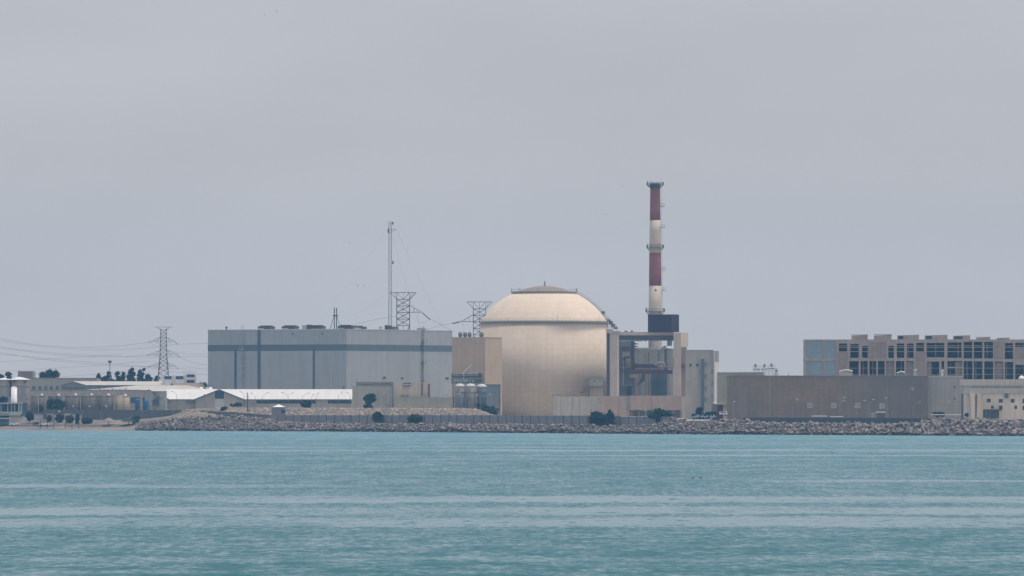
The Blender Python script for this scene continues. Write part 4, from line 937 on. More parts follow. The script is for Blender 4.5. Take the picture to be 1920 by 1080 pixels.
for x0, x1, tw in ((1818, 1828, 0), (1831, 1838, 1)):
    b2 = MB(); a = [(x0 - 1, 737.9), (x1 + 1, 737.9), (x1 - 1 + tw * 2, 745), (x1 + tw * 3, 786), (x0 + 2 - tw * 3, 786), (x0 + 1, 745)]
    b2.prism([F.p(x, y, 2.2) for x, y in a], [F.p(x, y, .03) for x, y in a]); b2.build('buttress', 'gantryhead' if tw else 'beige', root)
pl = thing('rubble_pile', 'dark debris lying along the ledge of the punched window building', 'debris', F.p(1860, 722.6, 0)); pl['kind'] = 'stuff'
T_, Fc = rock_template(1)
b2 = MB()
for k in range(90):
    px = random.uniform(1819, 1918); c = F.p(px, 722.8, random.uniform(-1.4, .3)); c.z = Z(727.4, Yq) + .2; s = random.uniform(.12, .42); n0 = len(b2.v); Rm = rnd_rot()
    b2.v += [tuple(np.array(c) + (Rm @ q) * s) for q in T_]; b2.f += [tuple(int(i_) + n0 for i_ in f_) for f_ in Fc]
o = b2.build('rubble', 'gantrydark', pl)
p = F.p(1918, 708, -8); r = thing('white_dome', 'small white inflated dome on the roof at the picture edge', 'dome', p)
b2 = MB(); zr = Z(711.4, Yq); rr = 6 * A * Yq; b2.lathe([(rr, zr), (rr * .97, zr + .5), (rr * .75, zr + 1.2), (rr * .4, zr + 1.6), (.01, zr + 1.75)], X(1918, Yq), Yq + 8, 20); b2.build('shell', 'white', r, True)
b2 = MB(); b2.lathe([(rr * 1.1, zr - .02), (rr * 1.1, zr + .2)], X(1918, Yq), Yq + 8, 20); b2.build('base', 'steel', r)

# ================================================================== PERIMETER WALLS
def shore_pt(px, d):
    Yg_ = 3000.
    for _ in range(6): Yg_ = float(shoreY(X(px, Yg_))) + d
    return Vector((X(px, Yg_), Yg_, 0))
# concrete panel wall: each bay is a part of one wall
p0 = shore_pt(700, 20); root = thing('panel_wall', 'long grey concrete panel wall with posts above the armour rocks', 'wall', (p0.x, p0.y, 2.5))
bays = np.arange(505, 1262, 15.3); cap = []
for px in bays:
    a = shore_pt(px, 21); c = shore_pt(px + 15.3, 21)
    za = Z(778.5 if px < 960 else 779.5, a.y) if px < 1150 else Z(781, a.y); zc_2 = za
    b = MB(); zb = min(G(a.x, a.y), G(c.x, c.y)) - .8
    b.hexa([(a.x + .12, a.y, zb), (c.x - .12, c.y, zb), (c.x - .12, c.y + .18, zb), (a.x + .12, a.y + .18, zb), (a.x + .12, a.y, za), (c.x - .12, c.y, za), (c.x - .12, c.y + .18, za), (a.x + .12, a.y + .18, za)])
    b.build('panel', 'panelwall', root)
    b = MB(); b.box(a.x - .14, a.x + .14, a.y - .12, a.y + .3, zb, za + .25); b.build('post', 'darksteel', root)
# blue-grey wall behind the beach
def wall_run(name, label, pts, ztops, m, thick=.35, rails=None, base_drop=1.0):
    root = thing(name, label, 'wall', (pts[0].x, pts[0].y, G(pts[0].x, pts[0].y)))
    b = MB()
    for a, c, z0_, z1_ in zip(pts[:-1], pts[1:], ztops[:-1], ztops[1:]):
        zb = min(G(a.x, a.y), G(c.x, c.y)) - base_drop; n = Vector((-(c - a).y, (c - a).x, 0)).normalized() * thick
        b.hexa([(a.x, a.y, zb), (c.x, c.y, zb), (c.x + n.x, c.y + n.y, zb), (a.x + n.x, a.y + n.y, zb), (a.x, a.y, z0_), (c.x, c.y, z1_), (c.x + n.x, c.y + n.y, z1_), (a.x + n.x, a.y + n.y, z0_)])
    b.build('wall_body', m, root)
    b = MB()
    for a, c, z0_, z1_ in zip(pts[:-1], pts[1:], ztops[:-1], ztops[1:]):
        k = max(1, int((c - a).length / 6))
        for i_ in range(k):
            q = a.lerp(c, i_ / k); z_ = z0_ + (z1_ - z0_) * i_ / k; b.box(q.x - .2, q.x + .2, q.y - .14, q.y + .2, G(q.x, q.y) - .5, z_ + .15)
    b.build('pier', m, root)
    return root
pt_ = [shore_pt(p_, 62 if p_ < 300 else (62 - (p_ - 300) / 200 * 34)) for p_ in (82, 140, 200, 260, 320, 380, 440, 504)]
wall_run('perimeter_wall', 'dark blue grey perimeter wall between the tank yard and the beach', pt_, [Z(y, q.y) for y, q in zip((768, 768, 768.5, 768.5, 769, 770, 773, 778), pt_)], 'perim')
pt_ = [shore_pt(p_, 30) for p_ in (1395, 1440, 1500, 1580, 1660, 1740, 1820, 1930, 2010)]
wall_run('shore_wall', 'low dark blue wall behind the rocks in front of the tiled hall', pt_, [Z(y, q.y) for y, q in zip((783, 783, 783, 783.5, 783.5, 785, 786.5, 788, 788), pt_)], 'bluewall')
a = shore_pt(1197, 15.5); c = shore_pt(1228, 15.5)
r = thing('concrete_block_wall', 'short pale blue grey wall piece standing forward of the panel wall by the green bush', 'wall', (a.x, a.y, G(a.x, a.y)))
b = MB(); zt = Z(786.5, a.y); b.hexa([(a.x, a.y, 1), (c.x, c.y, 1), (c.x, c.y + .5, 1), (a.x, a.y + .5, 1), (a.x, a.y, zt), (c.x, c.y, zt), (c.x, c.y + .5, zt), (a.x, a.y + .5, zt)]); b.build('wall_body', 'auxblue', r)
b = MB(); b.box(a.x - .15, a.x + .15, a.y - .2, a.y + .7, 1, zt + .3); b.box(c.x - .15, c.x + .15, c.y - .2, c.y + .7, 1, zt + .3); b.build('pier', 'auxblue', r)
# steps down the armour rocks
a = shore_pt(611, 9); 
r = thing('slipway_rails', 'pair of pale concrete beams slanting down the armour rocks to the water', 'slipway', (a.x, a.y, 2))
for k in (0, 7):
    q0 = shore_pt(611 + k, 9.5); q1 = shore_pt(637 + k * 1.3, .5); q0.z = Z(796.5 + k * .1, q0.y) + .2; q1.z = .25
    b = MB(); n = Vector((0, .35, 0)); b.hexa([q0 - n + Vector((0, 0, -.5)), q1 - n + Vector((0, 0, -.5)), q1 + n + Vector((0, 0, -.5)), q0 + n + Vector((0, 0, -.5)), q0 - n + Vector((0, 0, .35)), q1 - n + Vector((0, 0, .35)), q1 + n + Vector((0, 0, .35)), q0 + n + Vector((0, 0, .35))]); b.build('beam', 'gantry', r)

# ================================================================== WHITE ROOFED SHED
Yw = 3290.0; F = Face(480, Yw)
root = thing('white_roofed_shed', 'long low shed with a bright white roof and gabled porches', 'shed', F.p(480, None, 0, 8.))
ze = Z(749, Yw); zr = Z(730.5, Yw + 13); zb = 7.0
xa, xb = X(264, Yw), X(659.5, Yw)
b = MB(); b.box(xa, xb, Yw + .4, Yw + 26, zb, ze - .1); b.build('wall', 'shedwall', root)
def roof_slab(mb, x0, x1, y0, z0, y1, z1, t=.18):
    mb.hexa([(x0, y0, z0), (x1, y0, z0), (x1, y1, z1), (x0, y1, z1), (x0, y0, z0 + t), (x1, y0, z0 + t), (x1, y1, z1 + t), (x0, y1, z1 + t)])
b = MB(); roof_slab(b, xa - .4, xb + .2, Yw - .4, ze, Yw + 13, zr); roof_slab(b, xb + .2, xa - .4, Yw + 26.4, ze, Yw + 13.02, zr); b.build('roof', 'whiteroof', root)
b = MB(); b.poly([(xb, Yw + .4, ze - .1), (xb, Yw + 26, ze - .1), (xb, Yw + 13, zr)]); b.poly([(xa, Yw + 26, ze - .1), (xa, Yw + .4, ze - .1), (xa, Yw + 13, zr)]); b.build('gable_end', 'shedwall', root)
b = MB(); 
for x0, x1 in ((481, 592), (615, 659)): F.box(b, x0, x1, 750.3, 756.6, -.38, -.28)
b.build('window_band', 'shadeglass', root)
b = MB(); F.box(b, 349, 369, 751, 757, -.38, -.25); b.build('louvre_panel', 'sheddark', root)
def gable(xl, xm, xr, ytop, label=None):
    g = MB(); Yf = Yw - 4.5
    L_, Rr, Mx = X(xl, Yf), X(xr, Yf), X(xm, Yf); zt = Z(ytop, Yf); zl = Z(749, Yf)
    g.prism([(L_ + .5, Yf, zb), (Rr - .5, Yf, zb), (Rr - .5, Yf, zl), (Mx, Yf, zt - .25), (L_ + .5, Yf, zl)], [(L_ + .5, Yw + 13, zb), (Rr - .5, Yw + 13, zb), (Rr - .5, Yw + 13, zl), (Mx, Yw + 13, zt - .25), (L_ + .5, Yw + 13, zl)])
    gw = g.build('porch_wall', 'shedwall', root)
    if label: gw['label'] = label
    g = MB(); sl = (zt - zl) / (Mx - L_)
    for sgn, Xe in ((-1, L_), (1, Rr)):
        ze_ = zl - sl * .4
        q = [(Xe + sgn * .4, Yf - .5, ze_), (Mx, Yf - .5, zt), (Mx, Yw + 13, zt), (Xe + sgn * .4, Yw + 13, ze_)]
        g.hexa([(x, y, z - .05) for x, y, z in q] + [(x, y, z + .14) for x, y, z in q])
    g.build('porch_roof', 'whiteroof', root)
    g = MB()
    for sgn, Xe in ((-1, L_), (1, Rr)): g.tube((Xe + sgn * .4, Yf - .6, zl - .15), (Mx, Yf - .6, zt - .05), .28, 4)
    g.build('bargeboard', 'trim', root)
    return Yf
Yf = gable(365, 411, 457, 730.2)
FG = Face(411, Yf)
b = MB(); FG.box(b, 403, 420, 733, 747.5, .02, .1); b.build('gable_window', 'shadeglass', root)
b = MB(); FG.box(b, 403.5, 419.5, 748, None, .02, .12, z0=zb); b.build('gable_door', 'palesteel', root)
gable(243, 279, 316, 730.6)
for px, lab in ((377, 'white domed skylight behind the white roof, nearer the office'), (394.5, 'white domed skylight behind the white roof, nearer the grey hall')):
    y_ = Yw + 16; r_ = 5.2 * A * y_; z_ = Z(731.5, y_); r = thing('skylight_dome', lab, 'skylight', (X(px, y_), y_, z_), 'white domed skylights')
    b = MB(); b.lathe([(r_, z_ - 1.6), (r_, z_ + .1), (r_ * .9, z_ + .7), (r_ * .6, z_ + 1.2), (r_ * .3, z_ + 1.45), (.01, z_ + 1.5)], X(px, y_), y_, 18); b.build('dome', 'white', r, True)
    b = MB(); b.lathe([(r_ * 1.08, z_ - 1.6), (r_ * 1.08, z_ - .2)], X(px, y_), y_, 18); b.build('curb', 'palesteel', r)

# guard booth with pyramid roof
pb = shore_pt(522, 33); Yb = pb.y; F = Face(522, Yb); root = thing('guard_booth', 'small grey booth with a white pyramid roof behind the panel wall', 'booth', (pb.x, pb.y, 4))
b = MB(); F.box(b, 509, 535, 763.5, None, -5, 0, z0=3.5); b.build('wall', 'panelwall', root)
b = MB(); x0, x1 = X(510.5, Yb), X(534.5, Yb); z_ = Z(763.2, Yb); ap = ((x0 + x1) / 2, Yb + 2.5, Z(758, Yb))
for q in (((x0, Yb - .4, z_), (x1, Yb - .4, z_)), ((x1, Yb - .4, z_), (x1, Yb + 5.4, z_)), ((x1, Yb + 5.4, z_), (x0, Yb + 5.4, z_)), ((x0, Yb + 5.4, z_), (x0, Yb - .4, z_))): b.poly([*q, ap])
b.poly([(x0, Yb + 5.4, z_ - .02), (x1, Yb + 5.4, z_ - .02), (x1, Yb - .4, z_ - .02), (x0, Yb - .4, z_ - .02)]); b.build('roof', 'white', root)
b = MB(); F.box(b, 527, 535, 769, 774, .01, .1); b.build('window', 'shadeglass', root)

# ================================================================== SHEDS AND STORES BEHIND
def gabled(px, Y, u, pL, pR, yr, ye, name, label, wm_, rm_, zb=7.2, over=.5, xr=None):
    """Corner at px; gable wall runs along u to column pL, long wall along v to column pR."""
    FA = Face(px, Y, u); v_ = (-u[1], u[0]); 
    if v_[0] < 0: v_ = (u[1], -u[0])
    FB = Face(px, Y, v_); root = thing(name, label, 'shed', (*FA.c, zb))
    c0 = Vector((*FA.c, 0)); g = Vector((*FA.u, 0)) * FA.t(pL); l = Vector((*FB.u, 0)) * FB.t(pR); ze = Z(ye, Y); zr = Z(yr, Y)
    U = lambda q, z: Vector((q.x, q.y, z))
    a = [U(c0, zb), U(c0 + g, zb), U(c0 + g, ze), U(c0 + g / 2, zr - .2), U(c0, ze)]
    b = MB(); b.prism(a, [q + l for q in a]); b.build('wall', wm_, root)
    b = MB(); n = l.normalized() * over; gn = g.normalized() * over; sl = (zr - ze) / (g.length / 2)
    for s0 in (c0 - gn, c0 + g + gn):
        q = [U(s0 - n, ze - sl * over), U(s0 + l + n, ze - sl * over), U(c0 + g / 2 + l + n, zr), U(c0 + g / 2 - n, zr)]
        b.hexa([k - Vector((0, 0, .04)) for k in q] + [k + Vector((0, 0, .16)) for k in q])
    b.build('roof', rm_, root)
    return root, FA, FB
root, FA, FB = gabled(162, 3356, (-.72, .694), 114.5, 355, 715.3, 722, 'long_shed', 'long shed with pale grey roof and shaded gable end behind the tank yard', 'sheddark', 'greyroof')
b = MB()
for k in range(7): px = 119 + k * 6; FA.box(b, px, px + 3.6, 726, 729.5, .02, .1)
b.build('gable_window', 'darksteel', root)
# hipped pale shed
Yh = 3325; x0, x1 = X(150, Yh), X(393, Yh); xr0, xr1 = X(255, Yh), X(350, Yh); ze = Z(732, Yh); zr = Z(722.5, Yh + 9)
root = thing('hipped_shed', 'wide shed with a flat hipped pale roof between the storehouse and the long shed', 'shed', ((x0 + x1) / 2, Yh, 7.2))
b = MB(); b.box(x0 + .5, x1 - .5, Yh + .5, Yh + 18, 7.2, ze); b.build('wall', 'shedwall', root)
b = MB(); e0, e1, e2, e3 = (x0, Yh, ze), (x1, Yh, ze), (x1, Yh + 18.5, ze), (x0, Yh + 18.5, ze); r0, r1 = (xr0, Yh + 9, zr), (xr1, Yh + 9, zr)
b.poly([e0, e1, r1, r0]); b.poly([e1, e2, r1]); b.poly([e2, e3, r0, r1]); b.poly([e3, e0, r0]); b.poly([e3, e2, e1, e0]); b.build('roof', 'greyroof', root)
root, FA, FB = gabled(330, 3362, (-.5, .866), 318, 384, 718.5, 727, 'small_shed', 'smaller grey shed tucked behind the hipped roof near the office', 'shedwall', 'domecap')
# far long building
F = Face(160, 3430); root = thing('far_building', 'long flat grey building with a row of square windows behind the tank yard', 'building', F.p(160, None, 0, 6.0))
b = MB(); F.box(b, 30, 182, 709.5, None, -20, 0, z0=5.5); b.build('wall', 'farwall', root)
b = MB(); F.box(b, 95, 181, 710.3, None, -38, -20.1, z0=5.5); b.build('rear_wall', 'farbrown', root)
b = MB(); F.box(b, 29.5, 182.5, 708.6, 709.4, -20.2, .2); b.build('coping', 'farbrown', root)
for px in (63.5, 75, 86, 96.5, 107.5):
    b = MB(); F.box(b, px - 3.2, px + 3.2, 723.5, 731, .01, .15); w = b.build('window_frame', 'farbrown', root); b = MB(); F.box(b, px - 2.6, px + 2.4, 724.3, 730.8, .12, .2); b.build('pane', 'auxpanel', w)
F = Face(50, 3456); root = thing('roof_block', 'plain brown box building rising above the far flat roof', 'building', F.p(50, None, 0, 6.0))
b = MB(); F.box(b, 33.5, 61.5, 696.5, None, -8, 0, z0=5.5); b.build('wall', 'farbrown', root)
b = MB(); FRR = Face(61.5, 3456, (.45, .893)); FRR.box(b, 61.6, 66.8, 696.5, None, -.5, 0, z0=5.5); b.build('flank_wall', 'farwall', root)
b = MB(); F.box(b, 33.2, 61.8, 695.9, 696.45, -8, .2); b.build('coping', 'farwall', root)
# storehouse
F = Face(200, 3268); root = thing('storehouse', 'long beige flat storehouse behind the row of tanks', 'building', F.p(200, None, 0, 6.5))
b = MB(); F.box(b, 56, 271.5, 731.5, None, -10, 0, z0=6.5); b.build('wall', 'storewall', root)
b = MB(); F.box(b, 271.5, 311, 733, None, -10, .8, z0=6.5); b.build('end_wall', 'farwall', root)
b = MB(); F.box(b, 56, 311, 730.8, 731.4, -10, .3); b.build('coping', 'farbrown', root)
for x0, x1, y0, y1 in ((245, 262.5, 745, 756), (267.5, 276, 745, 755), (286, 298, 749, 760)):
    b = MB(); F.box(b, x0, x1, y0, y1, .82 if x0 > 272 else .02, 1.0 if x0 > 272 else .15); b.build('window', 'officeblue', root)
r = root; b = MB()
for k in range(26):
    px = 180 + k * 2.3 + random.uniform(-1, 1); c = F.p(px, 731, random.uniform(-3, -1)); b.tube(c, c + Vector((random.uniform(-.4, .4), 0, random.uniform(.4, 1.3))), .12, 3)
b.build('roof_clutter', 'steel', root)
# tanks
tanks = [(71, 13.5, 743.5, 'tank', 'brown tank at the end of the row behind the green shrub', 79), (104, 14, 743.5, 'tank', 'brown tank half hidden by the big bush, second in the row', 110.5), (136, 14.5, 743, 'tank', 'brown tank just past the big bush, third in the row', 142), (167, 15, 743, 'tank', 'brown tank fourth in the row', 172), (198, 15, 743, 'tank', 'brown tank fifth in the row, beside the pale one', 204), (229, 13.8, 743.8, 'tankpale', 'pale cream tank at the end of the row beside the blue tanks', 235.5)]
for px, w, yt, m, lab, hx in tanks:
    Yt = 3244; x = X(px, Yt); r_ = w * A * Yt; zt = Z(yt, Yt)
    r = thing('storage_tank', lab, 'tank', (x, Yt, 6.6), 'round storage tanks in the yard')
    b = MB(); b.lathe([(r_, 6.6), (r_, zt)], x, Yt, 28); b.build('shell', m, r, True)
    b = MB(); b.lathe([(r_ * 1.02, zt + .01), (r_ * 1.02, zt + .18), (.01, zt + .6)], x, Yt, 28); b.build('roof', m, r)
    hxx = X(hx, Yt); b = MB(); rh = 3.1 * A * Yt; b.lathe([(rh, zt + .1), (rh, zt + .55), (rh * .8, zt + 1.0), (rh * .4, zt + 1.3), (.01, zt + 1.35)], hxx, Yt - r_ * .35, 14); b.build('white_hood', 'white', r, True)
    b = MB(); yl = Yt - math.sqrt(max(.1, r_ ** 2 - (r_ * .3) ** 2)) - .25
    for k in (-.3, .3): b.tube((x + r_ * .3 + k, yl, 6.6), (x + r_ * .3 + k, yl, zt + 1), .07, 3)
    for k in range(14): z_ = 6.6 + (zt - 6.6) * k / 14; b.tube((x + r_ * .3 - .3, yl, z_), (x + r_ * .3 + .3, yl, z_), .05, 3)
    b.build('ladder', 'steel', r)
    if 130 < px < 220:
        b = MB(); c = Vector((x + 2.2 * A * Yt, Yt - r_ + .05, Z(761.5, Yt))); b.tube(c, c + Vector((0, -.4, 0)), .5, 12); b.build('manhole', 'palesteel', r)
    b = MB()
    for k in range(18):
        a = 2 * PI * k / 18; a2 = 2 * PI * (k + 1) / 18; q = Vector((x + r_ * math.cos(a), Yt + r_ * math.sin(a), zt + .15)); q2 = Vector((x + r_ * math.cos(a2), Yt + r_ * math.sin(a2), zt + .15)); b.tube(q, q + Vector((0, 0, .9)), .05, 3); b.tube(q + Vector((0, 0, .9)), q2 + Vector((0, 0, .9)), .04, 3)
    b.build('railing', 'steel', r)
for px, w, yt, lab in ((258, 4.6, 748.5, 'bright blue plastic tank nearer the cream tank'), (273.5, 5.2, 750, 'bright blue plastic tank nearer the scaffold stair')):
    Yt = 3248; x = X(px, Yt); r_ = w * A * Yt; zt = Z(yt, Yt); r = thing('blue_tank', lab, 'tank', (x, Yt, 6.6), 'blue tanks in the yard')
    b = MB(); b.lathe([(r_, 6.6), (r_, zt - .5), (r_ * .85, zt - .1), (r_ * .35, zt + .1), (r_ * .35, zt + .35), (.01, zt + .36)], x, Yt, 18); b.build('shell', 'bluetank', r, True)
    b = MB()
    for k in range(1, 5): z_ = 6.6 + (zt - 7) * k / 5; b.lathe([(r_ + .02, z_ - .08), (r_ + .08, z_), (r_ + .02, z_ + .08)], x, Yt, 18)
    b.build('rib', 'bluetank', r)
F = Face(292, 3256); root = thing('access_stair', 'dark steel stair tower and gangway against the storehouse end', 'stair tower', F.p(292, None, 0, 6.5))
b = MB()
for px in (288, 293, 299):
    for d in (0, 1.8): b.tube(F.p(px, 735 if px < 299 else 745, d), F.p(px, None, d, 6.5), .14)
b.build('post', 'steel', root)
b = MB()
for k in range(4):
    y0 = 768 - k * 8; s0, s1 = ((288, 299), (299, 288))[k % 2]; b.tube(F.p(s0, y0, .4), F.p(s1, y0 - 8, .4), .2); b.tube(F.p(s0, y0, 1.5), F.p(s1, y0 - 8, 1.5), .2); b.tube(F.p(s0, y0 - 4, 1.5), F.p(s1, y0 - 12, 1.5), .08); F.box(b, 286, 302, y0 - 8.4, y0 - 7.9, 0, 1.9)
b.tube(F.p(285, 735, .6), F.p(299, 750, .6), .2); F.box(b, 290, 305, 746.8, 748.2, 0, 2); b.build('flight', 'darksteel', root)
b = MB()
for py in (762, 765): b.tube(F.p(245, py, 2), F.p(330, py, 2), .12)
for px in range(246, 331, 12): b.tube(F.p(px, 761, 2), F.p(px, None, 2, 6.5), .1)
b.build('yard_rail', 'steel', root)
# white office with blue windows
F = Face(340, 3395); root = thing('office_block', 'white office with large blue windows between white piers beside the lattice pylon', 'office building', F.p(338, None, 0, 6.0))
b = MB(); F.box(b, 306, 345.5, 704.5, None, -7, 0, z0=5.5); F.box(b, 345.55, 367, 701.3, None, -8, .4, z0=5.5); b.build('wall', 'office', root)
for x0, x1, y0, y1, d in ((308.5, 322, 705.3, 711, .0), (329.5, 344, 705.3, 711, .0), (350, 364.5, 702.3, 707, .4), (350, 364.5, 712.3, 723, .4)):
    b = MB(); F.box(b, x0, x1, y0, y1, d + .01, d + .12); w = b.build('window', 'officeblue', root)
    b = MB(); 
    for k in (1, 2): F.box(b, x0 + (x1 - x0) * k / 3 - .2, x0 + (x1 - x0) * k / 3 + .2, y0, y1, d + .13, d + .18)
    b.build('mullion', 'auxpanel', w)
b = MB()
for px in (306.5, 325.5, 346.8, 366.3): F.box(b, px - 1.5, px + 1.5, 703.5, None, .45, .9, z0=5.5)
b.build('pier', 'white', root)
b = MB(); rail(b, [F.p(344, 701.3, -1), F.p(366, 701.3, -1)], 1.6, .06, 2); b.build('roof_rail', 'steel', root)

# ================================================================== SHORE CLUB AT THE EDGE
Yc = 3206.0; F = Face(25, Yc); root = thing('shore_pavilion', 'two storey pavilion with white columns and a pale green fascia beside the beach', 'pavilion', F.p(25, None, 0, 3.4))
b = MB(); F.box(b, -40, 50, 755, None, -9, -3, z0=3.2); b.build('inner_wall', 'auxpanel', root)
b = MB(); F.box(b, -40, 42, 755.3, 757.2, -4, .2); b.build('roof_slab', 'palesteel', root)
b = MB(); F.box(b, -40, 41, 772, 779, -4, .3); fs = b.build('fascia', 'fascia', root)
b = MB(); F.box(b, -40, 41, 779.01, 779.6, -4, .4); b.build('fascia_edge', 'signgreen', fs)
for k, px in enumerate((2, 14.5, 21.5, 27.5, 35.5, 40)):
    b = MB(); F.box(b, px - .7 - .6 * (px > 30), px + .7 + .6 * (px > 30), 757.3, 771.9, -1, -.3); b.build('column', 'palesteel', root)
b = MB(); F.box(b, 30.6, 33.4, 757.4, 767.5, -2.98, -2.8); F.box(b, 8, 13, 758, 771, -2.98, -2.8); b.build('window', 'shadeglass', root)
b = MB(); F.box(b, 17, 50, 779.7, None, -4, -.8, z0=3.0); b.build('lower_wall', 'paleface', root)
b = MB(); F.box(b, 40.3, 42.8, 775.5, 781, -.5, .5); b.build('wall_heater', 'darksteel', root)
# faint green lettering on the fascia
b = MB(); q = []
for (x0, y0), (x1, y1) in (((0, 776.3), (3, 775.4)), ((3, 775.4), (5.5, 776.6)), ((5.5, 776.6), (8, 776.2)), ((8, 776.2), (8.3, 774.2)), ((8.3, 776.2), (10.5, 776.6)), ((11.5, 774), (11.7, 776.5)), ((11.7, 776.5), (14.5, 776.9)), ((14.5, 776.9), (16.5, 776.2)), ((16.5, 776.2), (17.4, 774.6)), ((17.4, 774.6), (17.7, 776.4)), ((4, 774), (4.6, 774)), ((1.5, 774.2), (2, 774.2))): b.tube(F.p(x0, y0, .36), F.p(x1, y1, .36), .13, 4)
b.build('lettering', 'signgreen', fs)
F = Face(8, 3188); root = thing('kiosk', 'low dark kiosk with a pale roof at the edge of the beach', 'kiosk', F.p(5, None, 0, 2.6))
b = MB(); F.box(b, -30, 16, 785.8, None, -5, 0, z0=2.4); b.build('wall', 'auxpanel', root)
b = MB(); F.box(b, -30, 17, 783.5, 785.6, -5.4, .6); b.build('roof', 'palesteel', root)
b = MB()
for px in (2, 7, 11): F.box(b, px, px + 2, 787, 791, .01, .1)
b.build('shutter', 'shadeglass', root)
F = Face(70, 3210); root = thing('white_outbuilding', 'low white outbuilding with a dark roof edge behind the clipped tree', 'building', F.p(72, None, 0, 3.2))
b = MB(); F.box(b, 50.5, 86.5, 776, None, -7, 0, z0=3.0); b.build('wall', 'paleface', root)
b = MB(); F.box(b, 44, 87.5, 774.3, 775.9, -7.3, .7); b.build('roof', 'gantrydark', root)
b = MB(); F.box(b, 60, 63, 781, None, .01, .1, z0=3.2); b.build('door', 'strip', root)
# round water towers
for px, w, y0, lab in ((7, 16, 708.5, 'round hut with a pale conical roof cut by the picture edge'), (37, 18, 706.5, 'round hut with a pale conical roof beside the white cylinder')):
    Yt = 3280; x = X(px, Yt); r_ = w * A * Yt; r = thing('round_hut', lab, 'round building', (x, Yt, 6), 'round huts with conical roofs')
    zt = Z(712.5, Yt); b = MB(); b.lathe([(r_, 6), (r_, Z(724.2, Yt))], x, Yt, 8); b.build('lower_wall', 'farwall', r)
    b = MB(); b.lathe([(r_ * .97, Z(724, Yt)), (r_ * .97, zt)], x, Yt, 8); b.build('upper_wall', 'storewall', r)
    b = MB(); b.lathe([(r_ * 1.12, zt + .02), (r_ * 1.12, zt + .2), (r_ * .3, Z(y0 + 1, Yt)), (.01, Z(y0, Yt))], x, Yt, 8); b.build('roof', 'paleface', r)
    b = MB(); b.lathe([(r_ * 1.06, Z(725, Yt)), (r_ * 1.06, Z(723.7, Yt))], x, Yt, 8); b.build('gallery', 'steel', r)
    b = MB(); FF = Face(px, Yt - r_ * .95); 
    for k in (-10, 11): FF.box(b, px + k - 1.4, px + k + 1.4, 713.3, 717.5, -1.5, .3)
    b.build('window', 'shadeglass', r)
Yt = 3256; x = X(26.5, Yt); r = thing('white_silo', 'slim white cylinder in front of the round huts', 'silo', (x, Yt, 6)); r_ = 5.6 * A * Yt
b = MB(); b.lathe([(r_, 5.5), (r_, Z(726.5, Yt))], x, Yt, 20); b.build('shell', 'office', r, True)
b = MB(); b.lathe([(r_ * 1.04, Z(726.5, Yt)), (r_ * .6, Z(725, Yt)), (.01, Z(724.6, Yt))], x, Yt, 20); b.build('cap', 'paleface', r)
F = Face(20, 3262); root = thing('terrace_building', 'shaded grey building below the round huts', 'building', F.p(20, None, 0, 5))
b = MB(); F.box(b, -40, 52, 747, None, -8, 0, z0=4.5); b.build('wall', 'farwall', root)
b = MB(); F.box(b, -40, 53, 745.8, 746.95, -8, .3); b.build('coping', 'palewall', root)
b = MB(); q = [(48, 760), (55, 743), (63, 742.5), (55, 760)]; 
b.prism([F.p(x_, y_, 1) for x_, y_ in q], [F.p(x_, y_, -5) for x_, y_ in q]); b.build('ramp_wall', 'storewall', root)

# ================================================================== PYLONS, MAST, LINES
Yp = 3475.0; S_ = A * Yp; c = (X(306.5, Yp), Yp)
root = thing('transmission_pylon', 'tall lattice transmission pylon with three pairs of arms beyond the sheds', 'pylon', (*c, 7.2))
lv = [(7.2, 13 * S_), (Z(712, Yp), 10 * S_), (Z(700, Yp), 9 * S_), (Z(690, Yp), 8.2 * S_), (Z(681, Yp), 7.4 * S_), (Z(673, Yp), 6.8 * S_), (Z(665, Yp), 6.3 * S_), (Z(656, Yp), 6 * S_), (Z(648, Yp), 5.8 * S_), (Z(640, Yp), 5.6 * S_), (Z(633, Yp), 5.4 * S_), (Z(626, Yp), 5.3 * S_), (Z(618, Yp), 5.2 * S_)]
b = MB(); lattice(b, c, lv, .2, .11); b.build('lattice_shaft', 'steel', root)
b = MB(); zt = Z(613, Yp)
for k in (-1, 1):
    for j in (-1, 1): b.tube((c[0] + k * 5.2 * S_, c[1] + j * 5.2 * S_, Z(618, Yp)), (c[0] + k * 14 * S_, c[1], zt), .12); b.tube((c[0] + k * 14 * S_, c[1], zt), (c[0], c[1] + j * 3 * S_, zt), .12); b.tube((c[0] + k * 8 * S_, c[1], zt), (c[0] + k * 5 * S_, c[1] + j * 4 * S_, Z(618, Yp)), .09)
b.tube((c[0] + 14 * S_, c[1], zt), (c[0] + 19 * S_, c[1], zt - .1), .08); b.tube((c[0] - 14 * S_, c[1], zt), (c[0] - 19 * S_, c[1], zt - .1), .08); b.build('top_frame', 'steel', root)
tips = []
for py, w in ((640, 20), (664.5, 24), (686.5, 21)):
    z_ = Z(py, Yp)
    for k in (-1, 1):
        b = MB(); tip = Vector((c[0] + k * w * S_, c[1], z_ + .2))
        for j in (-1, 1):
            b.tube((c[0] + k * 5.5 * S_, c[1] + j * 5 * S_, z_), tip, .13); b.tube((c[0] + k * 5.5 * S_, c[1] + j * 5 * S_, z_ + 2.2), tip, .1); b.tube((c[0] + k * 12 * S_, c[1] + j * 2.5 * S_, z_ + .1), (c[0] + k * 8 * S_, c[1] + j * 4 * S_, z_ + 1.7), .08)
        b.tube((c[0] + k * 16 * S_, c[1], z_), (c[0] + k * 6 * S_, c[1], z_ - 1.9), .09)
        arm = b.build('cross_arm', 'steel', root)
        b = MB(); end = tip + Vector((k * 7.5 * S_, -6, -1.7 if k > 0 else -.7)); b.tube(tip, end, .17, 5); b.build('insulator', 'insul', arm); tips.append((k, end))
